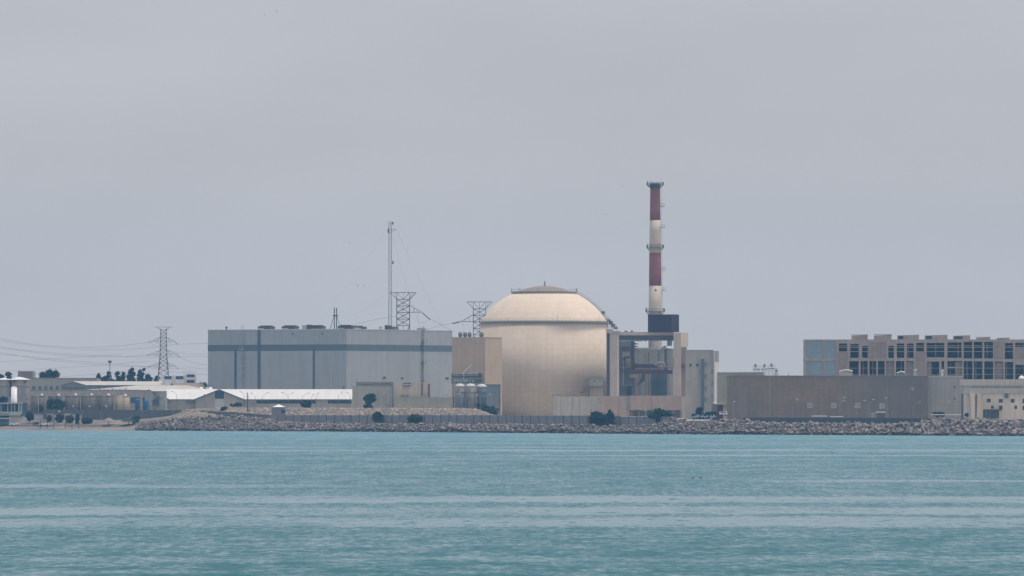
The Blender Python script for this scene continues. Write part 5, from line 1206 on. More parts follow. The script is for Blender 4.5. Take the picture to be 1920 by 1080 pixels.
def cable(label, pts, r=.06, group='overhead line conductors', name='power_line', n=26):
    """pts: (px, py, Y) - drawn as a smooth sagging curve through them."""
    P = [Vector((X(a_, y_), y_, Z(b_, y_))) for a_, b_, y_ in pts] if not isinstance(pts[0], Vector) else pts
    out = []
    if len(P) == 3:
        for k in range(n + 1):
            t = k / n; l0 = (t - .5) * (t - 1) * 2; l1 = -4 * t * (t - 1); l2 = t * (t - .5) * 2; out.append(P[0] * l0 + P[1] * l1 + P[2] * l2)
    else: out = [P[0].lerp(P[1], k / 4) for k in range(5)]
    b = MB(); b.path(out, r, 3); o = b.build(name, 'insul'); o['label'] = label; o['category'] = 'cable'; o['group'] = group
    return o
L_ = {(k, i_): e_ for i_, (k, e_) in enumerate(tips)}
def T(i_): return tips[i_][1]
def cab(label, p0, pm, end, r=.06): 
    P0 = Vector((X(p0[0], p0[2]), p0[2], Z(p0[1], p0[2]))); ym = (p0[2] + end.y) / 2; Pm = Vector((X(pm[0], ym), ym, Z(pm[1], ym)))
    # parameterise by distance so the middle point is honest
    t = (Pm.x - P0.x) / (end.x - P0.x); out = []
    for k in range(31):
        s_ = k / 30; l0 = (s_ - t) * (s_ - 1) / t; l1 = s_ * (s_ - 1) / (t * (t - 1)); l2 = s_ * (s_ - t) / (1 - t); out.append(P0 * l0 + Pm * l1 + end * l2)
    b = MB(); b.path(out, r, 3); o = b.build('power_line', 'insul'); o['label'] = label; o['category'] = 'cable'; o['group'] = 'overhead line conductors'
cab('uppermost sagging power line running to the top arm of the pylon', (-40, 624, 3300), (165, 651.5), T(0), .06)
cab('power line just under the uppermost, ending at the far side of the top arm', (-40, 631, 3330), (80, 649.5), T(1), .05)
cab('thick sagging power line ending at the middle arm of the pylon', (-40, 641, 3300), (130, 667), T(2), .06)
cab('power line crossing the others toward the far side of the middle arm', (-40, 648, 3330), (120, 663), T(3), .05)
cab('lower sagging power line ending at the bottom arm of the pylon', (-40, 654, 3300), (150, 681), T(4), .06)
cab('lowest power line ending at the far side of the bottom arm', (-40, 660, 3330), (120, 675), T(5), .05)
for lab, i_, q1, q2, r in (('power line from the top arm to behind the grey hall', 1, (350, 645), (396, 643), .07), ('level power line from the near top arm to behind the grey hall', 0, (320, 658), (396, 662), .06), ('power line from the middle arm dropping to behind the grey hall', 3, (360, 679), (396, 684), .07), ('level power line from the near middle arm to behind the grey hall', 2, (330, 668), (396, 668.5), .06), ('power line from the bottom arm to behind the grey hall', 5, (366, 690), (396, 696), .06), ('low power line from the near bottom arm passing above the office', 4, (330, 698), (396, 702), .06)):
    e_ = T(i_); cab(lab, (q2[0], q2[1], 3500), q1, e_, r)
for lab, a_, m_, z_ in (('faint thin wire rising from the picture edge behind the other lines', (-40, 680), (95, 673), (230, 664)), ('faint thin wire low over the far flat roof', (-40, 698), (110, 690), (280, 677)), ('faint thin wire grazing the tree tops beyond the far roof', (-40, 709), (120, 706), (280, 690))):
    cable(lab, [(*a_, 3480), (*m_, 3490), (*z_, 3500)], .045)

# anchor pylons behind the hall
def anchor(px, base_py, top_py, half, arm, label, Ya):
    S = A * Ya; c = (X(px, Ya), Ya); root = thing('anchor_pylon', label, 'pylon', (*c, 7.2), 'lattice anchor pylons behind the hall'); zt = Z(top_py, Ya)
    n = 10; zs = [7.2, 20, 30, 38] + [Z(y, Ya) for y in np.linspace(top_py + 62, top_py + 13, 5)]
    zs = [z for z in zs if z < Z(top_py + 12.5, Ya)]; zs = sorted(zs)
    b = MB(); lattice(b, c, [(z, half * S) for z in zs], .27, .19)
    b.tube((c[0], c[1] - half * S, 30), (c[0], c[1] - half * S, zt), .13); b.build('lattice_shaft', 'steel', root)
    b = MB(); z1_ = zs[-1]
    for j in (-1, 1):
        q0 = Vector((c[0] - 2.05 * half * S, c[1] + j * half * S, zt)); q1 = Vector((c[0] + 2.05 * half * S, c[1] + j * half * S, zt)); b.tube(q0, q1, .17)
        for k in (-1, 1):
            b.tube((c[0] + k * half * S, c[1] + j * half * S, z1_), (c[0] + k * 2.05 * half * S, c[1] + j * half * S, zt), .17)
            b.tube((c[0] + k * half * S, c[1] + j * half * S, z1_), (c[0] + k * half * S, c[1] + j * half * S, zt), .12)
            b.tube((c[0], c[1] + j * half * S, z1_), (c[0] + k * half * S, c[1] + j * half * S, zt), .12); b.tube((c[0] + k * 1.5 * half * S, c[1] + j * half * S, zt), (c[0] + k * half * S, c[1] + j * half * S, z1_ + .4), .09)
    b.build('top_frame', 'steel', root)
    b = MB(); ay = top_py + (37 if arm > 0 else 37); z_ = Z(ay, Ya); tip = Vector((c[0] + arm * S, c[1], z_))
    s = 1 if arm > 0 else -1
    for j in (-1, 1):
        b.tube((c[0] + s * half * S, c[1] + j * half * S, z_), tip, .18); b.tube((c[0] + s * half * S, c[1] + j * half * S, Z(ay - 13, Ya)), tip, .16)
        for t in (.3, .6): b.tube(Vector((c[0] + s * half * S, c[1] + j * half * S, z_)).lerp(tip, t), Vector((c[0] + s * half * S, c[1] + j * half * S, Z(ay - 13, Ya))).lerp(tip, t + .1), .1)
    b.build('cross_arm', 'steel', root)
    b = MB(); e_ = Vector((X(px + arm + s * 15, Ya), Ya - 3, Z(ay + (13 if s > 0 else 3.5), Ya))); b.tube(tip.lerp(e_, .12), e_, .38, 6); b.tube(tip, e_, .1, 4); b.build('insulator', 'insul', root)
    return e_
e1 = anchor(756, 630, 548.5, 12, 35, 'lattice anchor pylon rising over the grey hall beside the tall mast', 3490)
e2 = anchor(899, 630, 566, 11.5, -35, 'lattice anchor pylon rising over the tan block beside the dome', 3500)
cable('cable from the hall anchor pylon insulator falling behind the roof edge', [e1, Vector((X(822, 3492), 3492, Z(606, 3492))), Vector((X(850, 3494), 3494, Z(622, 3494)))], .08, 'anchor pylon cables', 'anchor_cable')
cable('cable from the dome side anchor pylon sweeping down to the hall roof', [e2, Vector((X(826, 3498), 3498, Z(610.5, 3498))), Vector((X(792, 3494), 3494, Z(620, 3494)))], .08, 'anchor pylon cables', 'anchor_cable')
cable('thin jumper wire looping below the hall anchor pylon arm', [Vector((X(785, 3490), 3490, Z(586, 3490))), Vector((X(786, 3490), 3488, Z(604, 3490))), Vector((X(806, 3490), 3490, Z(600, 3490)))], .05, 'anchor pylon cables', 'anchor_cable')
cable('faint cable rising from the hall roof to the hall anchor pylon', [Vector((X(655, 3492), 3492, Z(612, 3492))), Vector((X(700, 3492), 3492, Z(600, 3492))), Vector((X(744, 3490), 3490, Z(593, 3490)))], .06, 'anchor pylon cables', 'anchor_cable')
cable('thin wire hanging from the dome side anchor pylon arm', [Vector((X(868, 3500), 3500, Z(603.5, 3500))), Vector((X(868, 3500), 3500, Z(626, 3500)))], .045, 'anchor pylon cables', 'anchor_cable')
# tall guyed mast
Ym = 3470.0; S = A * Ym; c = (X(731.5, Ym), Ym)
root = thing('guyed_mast', 'very tall slim lattice mast held by guy wires behind the grey hall', 'mast', (*c, 7.2))
lv = [(z, 2.9 * S if z < Z(560, Ym) else 2.5 * S) for z in np.linspace(7.2, Z(417, Ym), 44)]
b = MB(); lattice(b, c, lv, .15, .075, (0, 1)); b.build('lattice_shaft', 'steel', root)
b = MB(); z_ = Z(430, Ym)
for k, w in ((-1, 5), (1, 11)):
    b.tube((c[0], c[1], z_), (c[0] + k * w * S, c[1], z_), .13); b.tube((c[0], c[1], z_ - 2), (c[0] + k * w * S, c[1], z_), .1)
b.box(c[0] - 4.5 * S, c[0] - 2.6 * S, c[1] - .5, c[1] + .4, Z(437, Ym), Z(429, Ym)); b.build('outrigger', 'darksteel', root)
for px, y0, y1 in ((736.5, 416, 421), (736.8, 489, 495)):
    b = MB(); x = X(px, Ym); b.box(x - .35, x + .35, Ym - .5, Ym + .4, Z(y1, Ym), Z(y0, Ym)); b.tube((x, Ym, Z((y0 + y1) / 2, Ym)), (c[0], c[1], Z((y0 + y1) / 2, Ym)), .08); b.build('antenna', 'darksteel', root)
b = MB()
for k in (-1.5, 0, 2): b.tube((c[0] + k * S, c[1], Z(418, Ym)), (c[0] + k * S, c[1], Z(414, Ym)), .07)
b.build('aerial_rod', 'steel', root)
gw = lambda lab, a_, e_: cable(lab, [a_, e_], .03, 'guy wires of the tall mast', 'guy_wire')
top = Vector((c[0] - 5 * S, c[1], z_)); gw('long guy wire sloping from the mast top toward the twin flue', top, Vector((X(622, Ym - 40), Ym - 40, Z(575, Ym - 40))) + (Vector((X(622, Ym - 40), Ym - 40, Z(575, Ym - 40))) - top) * .5)
tr = Vector((c[0] + 11 * S, c[1], z_)); gw('guy wire falling from the mast outrigger toward the anchor pylon', tr, Vector((X(782, Ym + 30), Ym + 30, Z(560, Ym))) + Vector((14, 10, -16)))
gw('steeper guy wire close beside the tall mast', Vector((c[0] + 2 * S, c[1], Z(440, Ym))), Vector((X(790, Ym + 60), Ym + 60, Z(620, Ym))))
gw('low guy wire leaving the mast halfway down', Vector((c[0] - 2 * S, c[1], Z(551, Ym))), Vector((X(690, Ym - 30), Ym - 30, Z(575, Ym))) + Vector((-30, -10, -18)))
# floodlight pole
Yl = 3440; x = X(206, Yl); r = thing('floodlight_pole', 'tall floodlight pole standing among the trees', 'floodlight pole', (x, Yl, 7.2))
b = MB(); b.tube((x, Yl, 7.2), (x, Yl, Z(680, Yl)), .3, 8, .18); b.build('pole', 'steel', r); b = MB(); b.lathe([(.3, Z(681, Yl)), (1.0, Z(679, Yl)), (.9, Z(676.5, Yl)), (.2, Z(675.8, Yl))], x, Yl, 8); b.build('lamp_head', 'darksteel', r)

# ================================================================== TREES AND BUSHES
def crown_mesh(lobes, n, leaf, m, name, parent):
    """lobes: (x,y,z,rx,ry,rz); many small leaf faces spread through the lobes with gaps between clumps."""
    vs = np.zeros((n * 4, 3)); vol = np.array([l[3] * l[5] for l in lobes]); pick = np.random.choice(len(lobes), n, p=vol / vol.sum())
    Lb = np.array(lobes)[pick] * np.array([1, 1, 1, 1.22, 1.22, 1.22])
    d = np.random.randn(n, 3); d /= np.linalg.norm(d, axis=1, keepdims=True); rr = np.random.rand(n, 1) ** .45 * (1 + .26 * np.random.randn(n, 1) * (np.random.rand(n, 1) < .6))
    tw = np.random.rand(len(lobes), 9, 3) - .5                                   # twig centres pull leaves together into clumps
    tw = tw / np.linalg.norm(tw, axis=2, keepdims=True) * .85
    cl = tw[pick, np.random.randint(0, 9, n)]
    q = d * rr; q = q * .62 + cl * .38
    c = Lb[:, :3] + q * Lb[:, 3:]
    u = np.random.randn(n, 3); u /= np.linalg.norm(u, axis=1, keepdims=True); w = np.cross(u, np.random.randn(n, 3)); w /= np.linalg.norm(w, axis=1, keepdims=True)
    s = leaf * (.6 + .8 * np.random.rand(n, 1)); u = u * s; w = w * s * .6
    vs = np.stack([c - u, c - w, c + u, c + w], 1).reshape(-1, 3)
    o0 = np.array(parent['_o'][:]) if '_o' in parent.keys() else 0
    f = np.arange(n * 4).reshape(n, 4)
    me = bpy.data.meshes.new(name); me.from_pydata((vs - o0).tolist(), [], f.tolist()); me.materials.append(M[m]); o = bpy.data.objects.new(name, me); COL.objects.link(o); o.parent = parent; return o
def tree(label, cat, x0, x1, y0, y1, Y, m='leafteal', lobes=5, group=None, trunk=True, base=None, dens=2.6, leaf=.5, name=None, shape=None, solid=False):
    S = A * Y; xm = X((x0 + x1) / 2, Y); zb = base if base is not None else G(xm, Y); root = thing(name or ('tree' if cat == 'tree' else 'bush'), label, cat, (xm, Y, zb), group)
    w, h = (x1 - x0) * S / 2, (y1 - y0) * S / 2; zc = Z((y0 + y1) / 2, Y); L = []
    if shape:
        for (px, py, r_) in shape: L.append((X(px, Y), Y + random.uniform(-.5, .5) * w * .6, Z(py, Y), r_ * S, r_ * S * .9, r_ * S * random.uniform(.75, .95)))
    else:
        if solid: L.append((xm, Y, zc, w * .86, w * .7, h * .88))
        for k in range(lobes):
            r_ = min(w, h) * random.uniform(.42, .62); a = 2 * PI * (k + random.random() * .7) / lobes
            L.append((xm + math.cos(a) * (w - r_) * .95, Y + random.uniform(-.5, .5) * w, zc + math.sin(a) * (h - r_) * .95, r_, r_, r_ * random.uniform(.75, 1)))
        L.append((xm, Y, zc, w * .55, w * .5, h * .55))
    n = int(max(260, (x1 - x0) * (y1 - y0) * dens)); crown_mesh(L, n, leaf, m, 'crown', root)
    b = MB(); top = zc + h * .25; tr = max(.14, (top - zb) * .028)
    if trunk:
        b.tube((xm, Y, zb - .3), (xm + .1, Y, zb + (top - zb) * .55), tr, 7, tr * .7); fork = Vector((xm + .1, Y, zb + (top - zb) * .5))
        for l in L[:6]: b.tube(fork, (l[0], l[1], l[2]), tr * .55, 5, tr * .18)
    else:
        for l in L[:6]: b.tube((xm + random.uniform(-.4, .4), Y, zb - .2), (l[0], l[1], l[2]), .1, 4, .04)
    b.build('trunk', 'bark', root)
    return root
g_ = 'trees beyond the far roofs'
tree('dark tree cut by the picture edge beyond the conical roofs', 'tree', -9, 8, 699, 712, 3500, group=g_)
tree('dark tree with a ragged top between the two conical roofs', 'tree', 9, 23, 696, 713, 3500, group=g_)
tree('broad dark tree with three rounded lobes on the far flat roofline', 'tree', 74, 111, 692, 712, 3500, group=g_, shape=[(80, 702, 6.5), (92, 699, 7.5), (104, 700, 7), (86, 706, 6), (98, 707, 7), (108, 705, 3.5), (78, 708, 4)])
tree('first dark tree of the row by the floodlight pole, with a narrow tip', 'tree', 179, 193, 699, 718, 3490, group=g_, shape=[(184, 706, 4.5), (185, 702, 2.5), (186, 712, 6), (191, 711, 4)])
tree('low bushy tree between the narrow tipped tree and the floodlight pole', 'tree', 190, 204, 704, 718, 3490, group=g_, lobes=5)
tree('upright dark tree directly behind the floodlight pole', 'tree', 200, 213, 695, 718, 3490, group=g_, shape=[(204, 700, 4), (205, 706, 5), (206, 713, 6), (212, 714, 4)])
tree('small crowned slim tree just after the floodlight pole', 'tree', 216, 227, 695, 718, 3495, group=g_, shape=[(221, 700, 4.5), (222, 707, 4), (222, 713, 5.5), (218, 702, 3)])
tree('slim pointed tree before the tallest tree of the row', 'tree', 225, 237, 696, 718, 3495, group=g_, shape=[(231, 700, 3.5), (231, 706, 5), (230, 713, 6)])
tree('tallest dark tree of the row, leaning to a peak', 'tree', 236, 255, 688, 718, 3500, group=g_, shape=[(248, 692, 3.5), (246, 698, 6), (245, 706, 8), (246, 713, 9), (251, 702, 4)])
tree('dark tree with a loose tuft flung out at its top', 'tree', 255, 274, 692, 718, 3500, group=g_, shape=[(262, 697, 4.5), (270, 693, 3), (263, 704, 6.5), (264, 712, 8), (268, 701, 3)])
tree('rounded lower tree next to the one with a loose tuft', 'tree', 271, 286, 701, 718, 3500, group=g_, shape=[(277, 706, 5), (278, 712, 6), (283, 711, 4)])
tree('smallest dark tree of the row beside the pylon foot', 'tree', 286, 300, 705, 718, 3500, group=g_, shape=[(294, 709, 4), (292, 714, 5)])
tree('thin grey twiggy bush between the office and the grey hall', 'bush', 371, 391, 714, 731, 3400, 'leafgrey', 6, dens=1.3, leaf=.38)
tree('large dark green bush before the brown tanks', 'bush', 84, 123, 743, 776, shore_pt(103, 82).y, 'leafteal', 7, trunk=False, dens=2.2, solid=True)
tree('small green bush before the end tank of the row', 'bush', 68, 84, 758, 775, shore_pt(76, 82).y, 'leafgreen', 5, trunk=False, dens=2.)
tree('clipped dark tree with a tapering crown before the white outbuilding', 'tree', 47, 65, 771, 790, shore_pt(56, 42).y, 'leafteal', 5, dens=4, solid=True)
tree('dark overhanging tree on the terrace at the picture edge', 'tree', -8, 17, 742, 757, 3248, 'leafteal', 5)
b_ = 'bushes along the beach'
tree('dark bush beside the white outbuilding on the beach', 'bush', 103, 122, 776, 792, shore_pt(112, 46).y, 'leafteal', 5, b_, False, dens=3, solid=True)
tree('grey green bush nearest the white outbuilding', 'bush', 86, 98, 777, 793, shore_pt(92, 48).y, 'leafgrey', 5, b_, False, dens=2.4, solid=True)
tree('loose grey green bush between two dark beach bushes', 'bush', 120, 140, 778, 795, shore_pt(130, 44).y, 'leafgrey', 5, b_, False, dens=2.2, solid=True)
tree('slim dark upright bush on the beach', 'bush', 141, 150, 776, 796, shore_pt(145, 42).y, 'leafteal', 4, b_, False, dens=3.6, solid=True)
tree('rounded grey bush next to the slim upright one', 'bush', 151, 175, 781, 797, shore_pt(163, 42).y, 'leafgrey', 6, b_, False, dens=2.4, solid=True)
tree('green bush behind the dark thatched parasol', 'bush', 246, 264, 779, 795, shore_pt(255, 42).y, 'leafgreen', 5, b_, False, dens=2.6, solid=True)
tree('small dark clipped bush on the rubble before the gabled porch', 'bush', 413, 427, 762, 772, shore_pt(420, 50).y, 'leafteal', 4, None, False, dens=4, solid=True)
tree('faint grey green shrub against the gabled porch wall', 'bush', 431, 456, 754, 763, shore_pt(443, 80).y, 'leafgrey', 5, None, False, dens=2)
tree('dark green bush in front of the long window band', 'bush', 563, 586, 750, 766, shore_pt(574, 64).y, 'leafteal', 5, None, False, dens=3, solid=True)
pal = tree('feathery green tree rising from the rubble before the grey wing', 'tree', 680, 706, 738, 776, 3080, 'leafgreen', name='tree', shape=[(691, 744, 6), (699, 742, 5), (685, 748, 4.5), (694, 751, 7), (702, 749, 4), (690, 757, 5)], dens=1.6)
tree('dark sloping bush at the foot of the feathery tree', 'bush', 680, 708, 757, 778, 3076, 'leafteal', group=None, trunk=False, shape=[(687, 762, 5), (693, 765, 6), (699, 769, 6.5), (704, 772, 5), (690, 768, 4)], dens=3)
tree('very dark round bush against the panel wall', 'bush', 697, 719, 772, 792, shore_pt(708, 17).y, 'leafteal', 6, None, False, dens=5, solid=True)
tree('very dark dome shaped bush against the panel wall', 'bush', 763, 793, 776, 794, shore_pt(777, 17).y, 'leafteal', 7, None, False, dens=4, solid=True)
tree('drooping dark shrub between the upright tanks and the dome foot', 'bush', 893, 934, 753, 782, 3150, 'leafteal', trunk=False, shape=[(898, 760, 5), (906, 762, 6), (913, 766, 8), (921, 770, 8), (928, 774, 6), (905, 770, 8), (918, 777, 7), (933, 768, 2.5), (925, 763, 2.5)], dens=2.2)
tree('large dark spreading bush before the podium wall', 'bush', 1102, 1140, 770, 801, shore_pt(1120, 14).y, 'leafteal', 7, None, False, dens=2.8, solid=True)
tree('taller ragged bush with upright shoots next to the large spreading bush', 'bush', 1135, 1153, 766, 801, shore_pt(1144, 15).y, 'leafteal', trunk=False, shape=[(1143, 771, 3), (1141, 777, 4.5), (1147, 778, 4), (1143, 786, 7), (1146, 794, 7), (1139, 794, 6), (1150, 785, 3)], dens=2.8)
tree('fresh green wide bush under the podium recess', 'bush', 1216, 1263, 766, 793, shore_pt(1239, 22).y, 'leafgreen', 7, None, False, dens=2.6, solid=True, shape=[(1225, 778, 7), (1233, 773, 8), (1243, 774, 8), (1252, 777, 8), (1257, 781, 6), (1240, 783, 9), (1229, 784, 7), (1219, 780, 4), (1250, 786, 6)])
tree('dark little tree with a flat tuft behind the lettered sign', 'tree', 1305, 1319, 765, 783, shore_pt(1311, 24).y, 'leafteal', shape=[(1311, 767, 3.5), (1315, 767.5, 2.5), (1308, 773, 4), (1312, 775, 4)], dens=5)
tree('low dark shrub row behind the end of the lettered sign', 'bush', 1322, 1345, 771, 781, shore_pt(1334, 24).y, 'leafteal', 5, None, False, dens=4)
tree('low green shrub at the foot of the stained block', 'bush', 1748, 1772, 771, 783, 2960, 'leafgreen', 5, None, False, dens=2.5)
tree('small low shrub at the edge of the buttresses', 'bush', 1808, 1817, 774, 783, 2950, 'leafteal', 4, None, False, dens=3)

# ================================================================== LAMPS, POSTS, SMALL THINGS
def lamp(px, ytop, Y, arms, label, m='steel', head='palesteel', base=None, rr=.11):
    x = X(px, Y); zb = base if base is not None else G(x, Y); zt = Z(ytop, Y); r = thing('street_lamp', label, 'street lamp', (x, Y, zb), 'street lamps around the plant')
    b = MB(); b.tube((x, Y, zb), (x, Y, zt - .8), rr, 6, rr * .7); b.build('pole', m, r)
    for tx, ty in arms:
        b = MB(); e_ = Vector((X(tx, Y), Y, Z(ty, Y))); q0 = Vector((x, Y, zt - .8)); b.path([q0, q0.lerp(e_, .45) + Vector((0, 0, .25)), e_], .07, 4); ar = b.build('arm', m, r)
        b = MB(); s = 1 if tx > px else -1; b.hexa([(e_.x - .6, Y - .2, e_.z - .12), (e_.x + .6, Y - .2, e_.z - .12), (e_.x + .6, Y + .2, e_.z - .12), (e_.x - .6, Y + .2, e_.z - .12), (e_.x - .45, Y - .15, e_.z + .16), (e_.x + .45, Y - .15, e_.z + .16), (e_.x + .45, Y + .15, e_.z + .16), (e_.x - .45, Y + .15, e_.z + .16)]); b.build('lamp_head', head, ar)
    return r
for a_ in [
    (331.5, 737, 3106, [(323, 734.3)], 'single arm street lamp before the roof slope by the scaffold stair'),
    (457.6, 737, 3108, [(451, 734.5)], 'street lamp whose arm reaches back over the gabled porch'),
    (478.5, 740, 3106, [(471, 737.3)], 'single arm street lamp beside the thick dark post'),
    (491.5, 740, 3106, [(503, 736.3)], 'street lamp with a long arm over the white roof near the dark post'),
    (540.5, 739.5, 3106, [(529, 736), (549, 736.8)], 'twin arm street lamp before the middle of the white roof'),
    (567, 740, 3108, [(579, 737.2)], 'pale street lamp with an arm before the white roof, beside the dark green bush'),
    (584.5, 743, 3104, [(587.5, 739.3)], 'short dark street lamp just past the dark green bush'),
    (592.5, 740, 3110, [(597, 737.2)], 'pale thin street lamp at the solid bay of the white roofed shed'),
    (634.5, 738, 3106, [(641, 735.2)], 'street lamp near the end of the white roof'),
    (656.5, 740, 3106, [(651, 735.8)], 'last street lamp before the grey wing, arm turned back'),
    (723.5, 740, 3112, [(720.5, 737.2)], 'pale street lamp in front of the grey wing wall')]: lamp(a_[0], a_[1], shore_pt(a_[0], 66).y, a_[3], a_[4])
for a_ in [
    (852.5, 743, 3135, [(861, 738)], 'pale street lamp before the lilac upright tank', 'palesteel', 'white'),
    (901.5, 745, 3135, [(895, 740.5)], 'pale street lamp before the dark upright tank', 'palesteel', 'white'),
    (914, 741, 3150, [(919, 739.5)], 'street lamp with a bright head before the blue grey shed', 'palesteel', 'white'),
    (979, 745, 3160, [(985, 742.4)], 'thin street lamp against the plain dome wall', 'steel', 'steel'),
    (1037, 740, 3165, [(1032, 737.3)], 'street lamp at the end of the pale screen wall', 'steel', 'steel'),
    (1020.5, 766, 3060, [(1023, 764.8)], 'short dark lamp standing just above the panel wall before the dome', 'steel', 'palesteel'),
    (1197.5, 766, 3040, [(1194, 761), (1199.5, 766.2)], 'dark lamp with a glinting head before the podium', 'darksteel', 'white'),
    (1208.5, 772, 3045, [(1210, 770)], 'pale thin lamp post beside the glinting lamp', 'palesteel', 'palesteel'),
    (1374.5, 758, 2960, [(1377, 753)], 'pale street lamp at the end of the tiled hall by the gate', 'palesteel', 'white'),
    (1487, 755, 2960, [(1494, 749)], 'pale street lamp before the tiled hall, nearest the first wall vent', 'palesteel', 'palesteel'),
    (1574.5, 754, 2960, [(1583, 745), (1582.5, 751)], 'double armed street lamp between second and third wall vents', 'palesteel', 'white'),
    (1605.5, 764, 2955, [(1603, 762.5)], 'short pale post before the third wall vent', 'palesteel', 'palesteel'),
    (1629, 756, 2960, [(1637.5, 749), (1621, 751)], 'pale two armed street lamp between third and fourth wall vents', 'palesteel', 'white'),
    (1663, 752, 2960, [(1661, 746.2)], 'pale street lamp with a bright head beyond the fourth wall vent', 'palesteel', 'white'),
    (1712, 758, 2960, [(1724.5, 754)], 'pale street lamp with a bright head before the end of the tiled hall', 'palesteel', 'white')]: lamp(*a_[:5], m='strip' if a_[5] == 'palesteel' else a_[5], head='palesteel', base=None, rr=.075)
Y_ = shore_pt(464.5, 48).y; x = X(464.5, Y_); r = thing('utility_post', 'thick dark post with a hooked top before the white roof', 'post', (x, Y_, G(x, Y_)))
b = MB(); b.tube((x, Y_, G(x, Y_) - .2), (x, Y_, Z(742, Y_)), .28, 7, .22); b.path([(x, Y_, Z(742, Y_)), (x - .1, Y_, Z(738, Y_)), (x - .5, Y_, Z(736.2, Y_))], .2, 6); b.build('shaft', 'bark', r)
b = MB(); b.tube((x - .8, Y_, Z(744, Y_)), (x + .8, Y_, Z(744, Y_)), .1, 5); b.build('crosspiece', 'steel', r)
for px, y0, y1, Y, lab in ((476.5, 757, 773, shore_pt(476, 48).y, 'short dark post beside the thick hooked post'), (384.5, 740, 775, shore_pt(384, 55).y, 'thin dark post before the first porch roof'), (1673, 768.5, 782, 2930, 'dark post with a short bar by the canopy shelter')):
    x = X(px, Y); r = thing('post', lab, 'post', (x, Y, G(x, Y))); b = MB(); b.tube((x, Y, G(x, Y) - .2), (x, Y, Z(y0, Y)), .15, 6); b.build('shaft', 'steel', r); b = MB(); b.box(x - .9, x + .2, Y - .1, Y + .1, Z(y0, Y) - .15, Z(y0, Y) + .12); b.build('bar', 'darksteel', r)
# beach posts
pp = None
for px in (76, 88.5, 101, 122.5, 135, 147.5):
    q = shore_pt(px, 12); zt = Z(787.5 if px < 102 else 791, q.y)
    r = thing('beach_post', 'dark square post standing at the edge of the sand by the sea', 'post', (q.x, q.y, G(q.x, q.y)), 'dark posts along the beach')
    b = MB(); b.box(q.x - .16, q.x + .16, q.y - .16, q.y + .16, G(q.x, q.y) - .3, zt); b.build('shaft', 'darksteel', r); b = MB(); b.box(q.x - .24, q.x + .24, q.y - .24, q.y + .24, zt, zt + .12); b.build('cap', 'steel', r)
q = shore_pt(76, 12.6); q2 = shore_pt(101, 12.6); z_ = Z(789.5, q.y); r = thing('crossbar', 'dark bar lying across the first beach posts', 'beam', (q.x, q.y, z_)); b = MB(); b.tube((q.x, q.y - .6, z_), (q2.x, q2.y - .6, z_), .14, 5); b.build('bar', 'darksteel', r)
q = shore_pt(120, 56); F = Face(120, q.y); r = thing('low_wall', 'low broken pale wall behind the beach bushes', 'wall', F.p(120, None, 0, 4.))
for x0, x1, y0 in ((88, 99, 775.5), (100, 118, 777), (121, 133, 775), (135, 144, 776.5), (146, 158, 778.5), (176, 188, 787.5)):
    b = MB(); F.box(b, x0, x1, y0, None, -.4, 0, z0=3.); b.build('wall_piece', 'storewall', r)
q = shore_pt(111, 60); r = thing('globe_lamp', 'white globe lamp on a post above the low broken wall', 'street lamp', (q.x, q.y, G(q.x, q.y)))
b = MB(); b.tube((q.x, q.y, G(q.x, q.y)), (q.x, q.y, Z(773, q.y)), .08, 5); b.build('pole', 'steel', r)
b = MB(); zc3 = Z(771.5, q.y); b.lathe([(.02, zc3 - .45), (.32, zc3 - .3), (.45, zc3), (.32, zc3 + .3), (.02, zc3 + .45)], q.x, q.y, 10); b.build('globe', 'white', r, True)
for px, yt, lab in ((72, 742, 'thin white pole before the end tank of the row'), (83.5, 762, 'shorter grey pole before the big bush'), (55.5, 745, 'grey pole by the terrace ramp'), (204.5, 752, 'thin pole before the brown tanks, above the pale parasol'), (180, 755, 'thin pole before the fourth brown tank'), (281, 757, 'thin pole before the scaffold stair')):
    q = shore_pt(px, 66); r = thing('yard_pole', lab, 'pole', (q.x, q.y, G(q.x, q.y)), 'poles in the tank yard'); b = MB(); b.tube((q.x, q.y, G(q.x, q.y)), (q.x, q.y, Z(yt, q.y)), .11, 5); b.build('shaft', 'white' if px == 72 else 'steel', r)
    b = MB(); b.box(q.x - .25, q.x + .25, q.y - .2, q.y + .2, Z(yt, q.y), Z(yt, q.y) + .25); b.build('cap', 'palesteel', r)
q = shore_pt(343, 50); F = Face(343, q.y); r = thing('white_skiff', 'small white boat hull lying by the dark perimeter wall above the rock heap', 'boat', F.p(343, 784))
b = MB(); hz0 = Z(783.8, q.y); hl = 3.4 * A * q.y
b.prism([(q.x - hl, q.y - .5, hz0 + .5), (q.x - hl * .7, q.y - .5, hz0), (q.x + hl * .6, q.y - .5, hz0), (q.x + hl, q.y - .5, hz0 + .6)], [(q.x - hl, q.y + .5, hz0 + .5), (q.x - hl * .7, q.y + .5, hz0), (q.x + hl * .6, q.y + .5, hz0), (q.x + hl, q.y + .5, hz0 + .6)]); b.build('hull', 'white', r)
b = MB(); b.box(q.x - hl * .4, q.x + hl * .3, q.y - .4, q.y + .4, hz0 + .52, hz0 + .62); b.build('thwart', 'bark', r)
